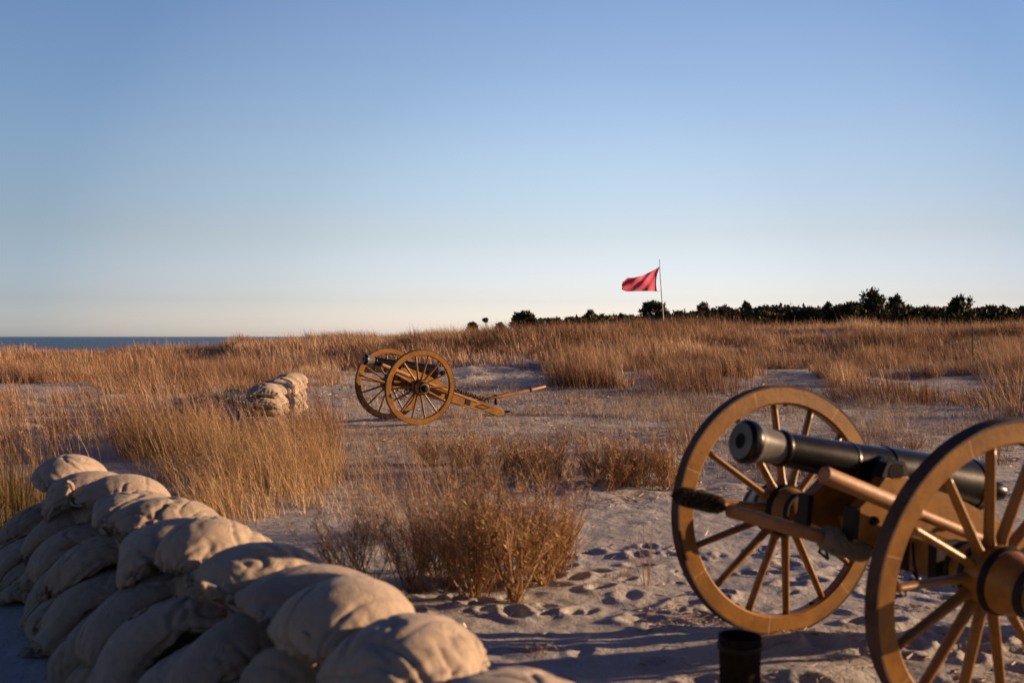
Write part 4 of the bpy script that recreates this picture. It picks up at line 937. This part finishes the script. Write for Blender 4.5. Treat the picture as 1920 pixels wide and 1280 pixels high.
# ------------------------------------------------------------------ trees
def blob_tree(name, label, cat, u, vtop, wpx, d, kind, seed, group='evergreens along the horizon'):
    g_ = np.random.default_rng(seed + 500); x0 = (u - 960) / F * d; z0 = tz(x0, d); top = H + (631 - vtop) / F * d; hgt = max(top - z0, 1.0); wr = wpx / F * d / 2
    root = empty(name, (x0, d, z0)); cen = []; 
    low = {'cone': .12, 'round': .25, 'scrub': .05, 'bare': .1, 'lone': .74}[kind]
    nc = {'cone': 74, 'round': 60, 'scrub': 46, 'bare': 14, 'lone': 8}[kind]
    for k in range(nc):
        t = g_.random() ** .9; zz = low + (1 - low) * t * .93
        prof = {'cone': min(1, (1 - t) * 1.9) ** .7 * (.8 + .2 * math.sin(t * 9 + seed)), 'round': math.sqrt(max(.08, 1 - (1.5 * t - .55) ** 2)), 'scrub': math.sqrt(max(.12, 1 - t * t)), 'bare': .4 + .6 * t, 'lone': math.sqrt(max(.1, 1 - (2 * t - 1) ** 2))}[kind]
        a = g_.uniform(0, 2 * np.pi); r = wr * prof * g_.uniform(.35, .95)
        cen.append((r * math.cos(a) + g_.normal(0, .06 * wr), r * math.sin(a), zz * hgt, wr * g_.uniform(.15, .30) * (1 - .35 * t)))
    cen.append((g_.normal(0, .1 * wr), 0, hgt * .97, wr * .13)); cen.append((g_.normal(0, .3 * wr), 0, hgt * .90, wr * .16))
    cen = np.array(cen); per = 60 if kind != 'bare' else 26; ix = np.repeat(np.arange(len(cen)), per); M_ = len(ix)
    dr = g_.normal(0, 1, (M_, 3)); dr /= np.linalg.norm(dr, axis=1)[:, None]; rr = cen[ix, 3] * np.abs(g_.normal(.75, .32, M_))
    p = cen[ix, :3] + dr * rr[:, None] * np.array([1, 1, 1.45 if kind == 'cone' else 1.1]); p[:, 2] = np.maximum(p[:, 2], 0)
    sz = g_.uniform(.10, .26, M_) * (1 if kind != 'bare' else .6) * min(1.2, .5 + wr * .35)
    # each spray: a slim upward-pointing leaf cluster
    ax_ = dr * .9 + np.array([0, 0, .8]) + g_.normal(0, .45, (M_, 3)); ax_ /= np.linalg.norm(ax_, axis=1)[:, None]
    sd_ = np.cross(ax_, g_.normal(0, 1, (M_, 3))); sd_ /= np.linalg.norm(sd_, axis=1)[:, None]
    e = p + ax_ * (sz * 1.5)[:, None]; q_ = p + ax_ * (sz * .55)[:, None]; w_ = (sz * (.42 if kind != 'bare' else .08))[:, None]
    V = np.stack([p - ax_ * (sz * .4)[:, None], q_ - sd_ * w_, e, q_ + sd_ * w_], 1).reshape(-1, 3)
    np_mesh('crown', V, quads=np.arange(M_ * 4).reshape(-1, 4), mats=[M_BROWNLEAF if kind == 'bare' else M_NEEDLE], parent=root, smooth=False, attrs={'tint': np.repeat(np.clip(g_.normal(.45, .25, len(cen))[ix] + g_.uniform(-.2, .3) + g_.normal(0, .12, M_), 0, 1), 4)})
    k = MB(); tr = max(.05, .035 * hgt); k.tube([(0, 0, -.3), (g_.normal(0, .05), 0, hgt * .4), (g_.normal(0, .12), 0, hgt * .85)], [tr, tr * .7, tr * .2], 7)
    for q2 in range(5 if kind != 'lone' else 2):
        a = g_.uniform(0, 2 * np.pi); zz = hgt * g_.uniform(min(max(low, .15), .6), .7); k.tube([(0, 0, zz), (wr * .35 * math.cos(a), wr * .35 * math.sin(a), zz + .12 * hgt), (wr * .65 * math.cos(a), wr * .65 * math.sin(a), zz + .25 * hgt)], [tr * .4, tr * .25, tr * .08], 5)
    k.build('trunk', M_BARK, root); tag(root, label, cat, group); return root
TREES = [
 (886, 607, 20, 'scrub', 'tiny low bush on the skyline, leftmost of all the trees'), (910, 598, 9, 'lone', 'spindly lone tree with a small tuft crown on the skyline'), (938, 607, 18, 'scrub', 'tiny flat bush between the spindly tree and the dense round one'),
 (983, 589, 38, 'round', 'dense round dark evergreen standing apart at the left end of the tree line'), (1006, 605, 16, 'scrub', 'small bush touching the dense round evergreen\'s right side'), (1018, 602, 14, 'cone', 'small pointed bush right of the dense round evergreen'),
 (1044, 600, 34, 'scrub', 'low spreading evergreen left of the spiky-topped one'), (1068, 597, 20, 'round', 'narrow evergreen just left of the spiky-topped one'), (1106, 587, 34, 'cone', 'spiky-topped evergreen midway between round evergreen and flag'), (1129, 594, 34, 'scrub', 'broad dark bush right of the spiky-topped evergreen'),
 (1148, 589, 40, 'bare', 'pale leafless bush among the evergreens left of the flag'), (1165, 590, 18, 'cone', 'slim pointed evergreen beside the pale leafless bush'), (1188, 602, 46, 'scrub', 'low dark scrub directly below the flag cloth'),
 (1227, 569, 38, 'round', 'tall evergreen with clumped crown just left of the flagpole'), (1247, 583, 16, 'cone', 'small evergreen directly behind the flagpole'), (1276, 589, 56, 'scrub', 'rounded dark thicket right of the flagpole'),
 (1320, 574, 40, 'cone', 'ragged evergreen second clump right of the flagpole'), (1337, 580, 22, 'round', 'thin-topped evergreen touching the ragged one'), (1357, 577, 34, 'cone', 'olive evergreen left of the star-shaped top'), (1379, 577, 14, 'bare', 'wispy light sapling left of the star-shaped top'),
 (1400, 570, 32, 'cone', 'evergreen with a star-shaped spreading top'), (1433, 577, 36, 'round', 'domed evergreen right of the star-shaped one'), (1455, 578, 34, 'scrub', 'flat-topped evergreen left of the reddish bare tree'), (1479, 568, 26, 'bare', 'reddish bare tree poking above the evergreens'),
 (1497, 581, 34, 'scrub', 'rounded evergreen right of the reddish bare tree'), (1527, 583, 44, 'scrub', 'low long evergreen with feathery flat top'), (1552, 571, 30, 'cone', 'pointed evergreen starting the taller group'), (1574, 575, 40, 'round', 'even-topped evergreen in the taller group'),
 (1598, 571, 42, 'round', 'brownish round evergreen left of the tallest tree'), (1638, 549, 54, 'cone', 'tallest evergreen of the tree line, jagged broad crown'), (1681, 556, 36, 'cone', 'second tallest evergreen, right beside the tallest'), (1704, 576, 28, 'cone', 'sloping evergreen on the right shoulder of the tall pair'),
 (1719, 583, 26, 'scrub', 'low evergreen in the dip right of the tall pair'), (1743, 580, 44, 'round', 'olive bushy evergreen between the tall pair and dark dome'), (1767, 583, 16, 'cone', 'small tufted evergreen left of the dark dome'), (1796, 560, 46, 'cone', 'big dark dome-shaped evergreen left of the thin post'),
 (1824, 583, 28, 'scrub', 'low evergreen behind the thin post'), (1856, 578, 46, 'round', 'wide evergreen right of the thin post'), (1880, 574, 18, 'cone', 'pointed wind-bent evergreen right of the wide one'), (1898, 584, 24, 'scrub', 'small evergreen near the right edge of the photo'), (1916, 578, 28, 'cone', 'rightmost evergreen, cut by the photo edge'), (1950, 572, 40, 'round', 'evergreen past the right edge')]
for k, (u, vt, wp, kd, lb) in enumerate(TREES):
    blob_tree('evergreen_tree' if kd in ('cone', 'round', 'lone') else 'scrub_tree', lb, 'tree' if kd != 'scrub' else 'bush', u, vt, wp * 1.55, 112 + 9 * ((k * 37) % 7) / 7, kd, k)
# continuous scrub between and below the single trees
g_ = np.random.default_rng(77); N = 26000; xx = g_.uniform(3, 78, N); yy = 119 + g_.normal(0, 2.5, N); uu = xx / yy * F + 960
top = np.interp(uu, [1000, 1100, 1200, 1260, 1340, 1450, 1640, 1700, 1800, 1960, 2200], [614, 607, 606, 600, 594, 590, 584, 590, 592, 592, 590]); zt = H + (631 - top + g_.normal(0, 1.5, N)) / F * yy + .55 + 1.2 * fbm(xx / 3.2, yy / 30, 3); z0 = terrain(xx, yy)
zz = z0 + (zt - z0) * g_.random(N) ** .7; p = np.stack([xx, yy, zz], 1); ax_ = np.array([0, 0, .8]) + g_.normal(0, .6, (N, 3)); ax_ /= np.linalg.norm(ax_, axis=1)[:, None]; sd_ = np.cross(ax_, g_.normal(0, 1, (N, 3))); sd_ /= np.linalg.norm(sd_, axis=1)[:, None]; sz = g_.uniform(.25, .5, N)[:, None]
V = np.stack([p - ax_ * sz * .4, p + ax_ * sz * .3 - sd_ * sz * .4, p + ax_ * sz, p + ax_ * sz * .3 + sd_ * sz * .4], 1).reshape(-1, 3)
o = np_mesh('thicket', V, quads=np.arange(N * 4).reshape(-1, 4), mats=[M_NEEDLE], smooth=False, attrs={'tint': np.repeat(np.clip(.35 + .8 * fbm(xx / 2.5, yy / 2.5) + g_.normal(0, .1, N), 0, 1), 4)})
tag(o, 'dark evergreen undergrowth filling the tree line below the crowns', 'undergrowth', kind='stuff')
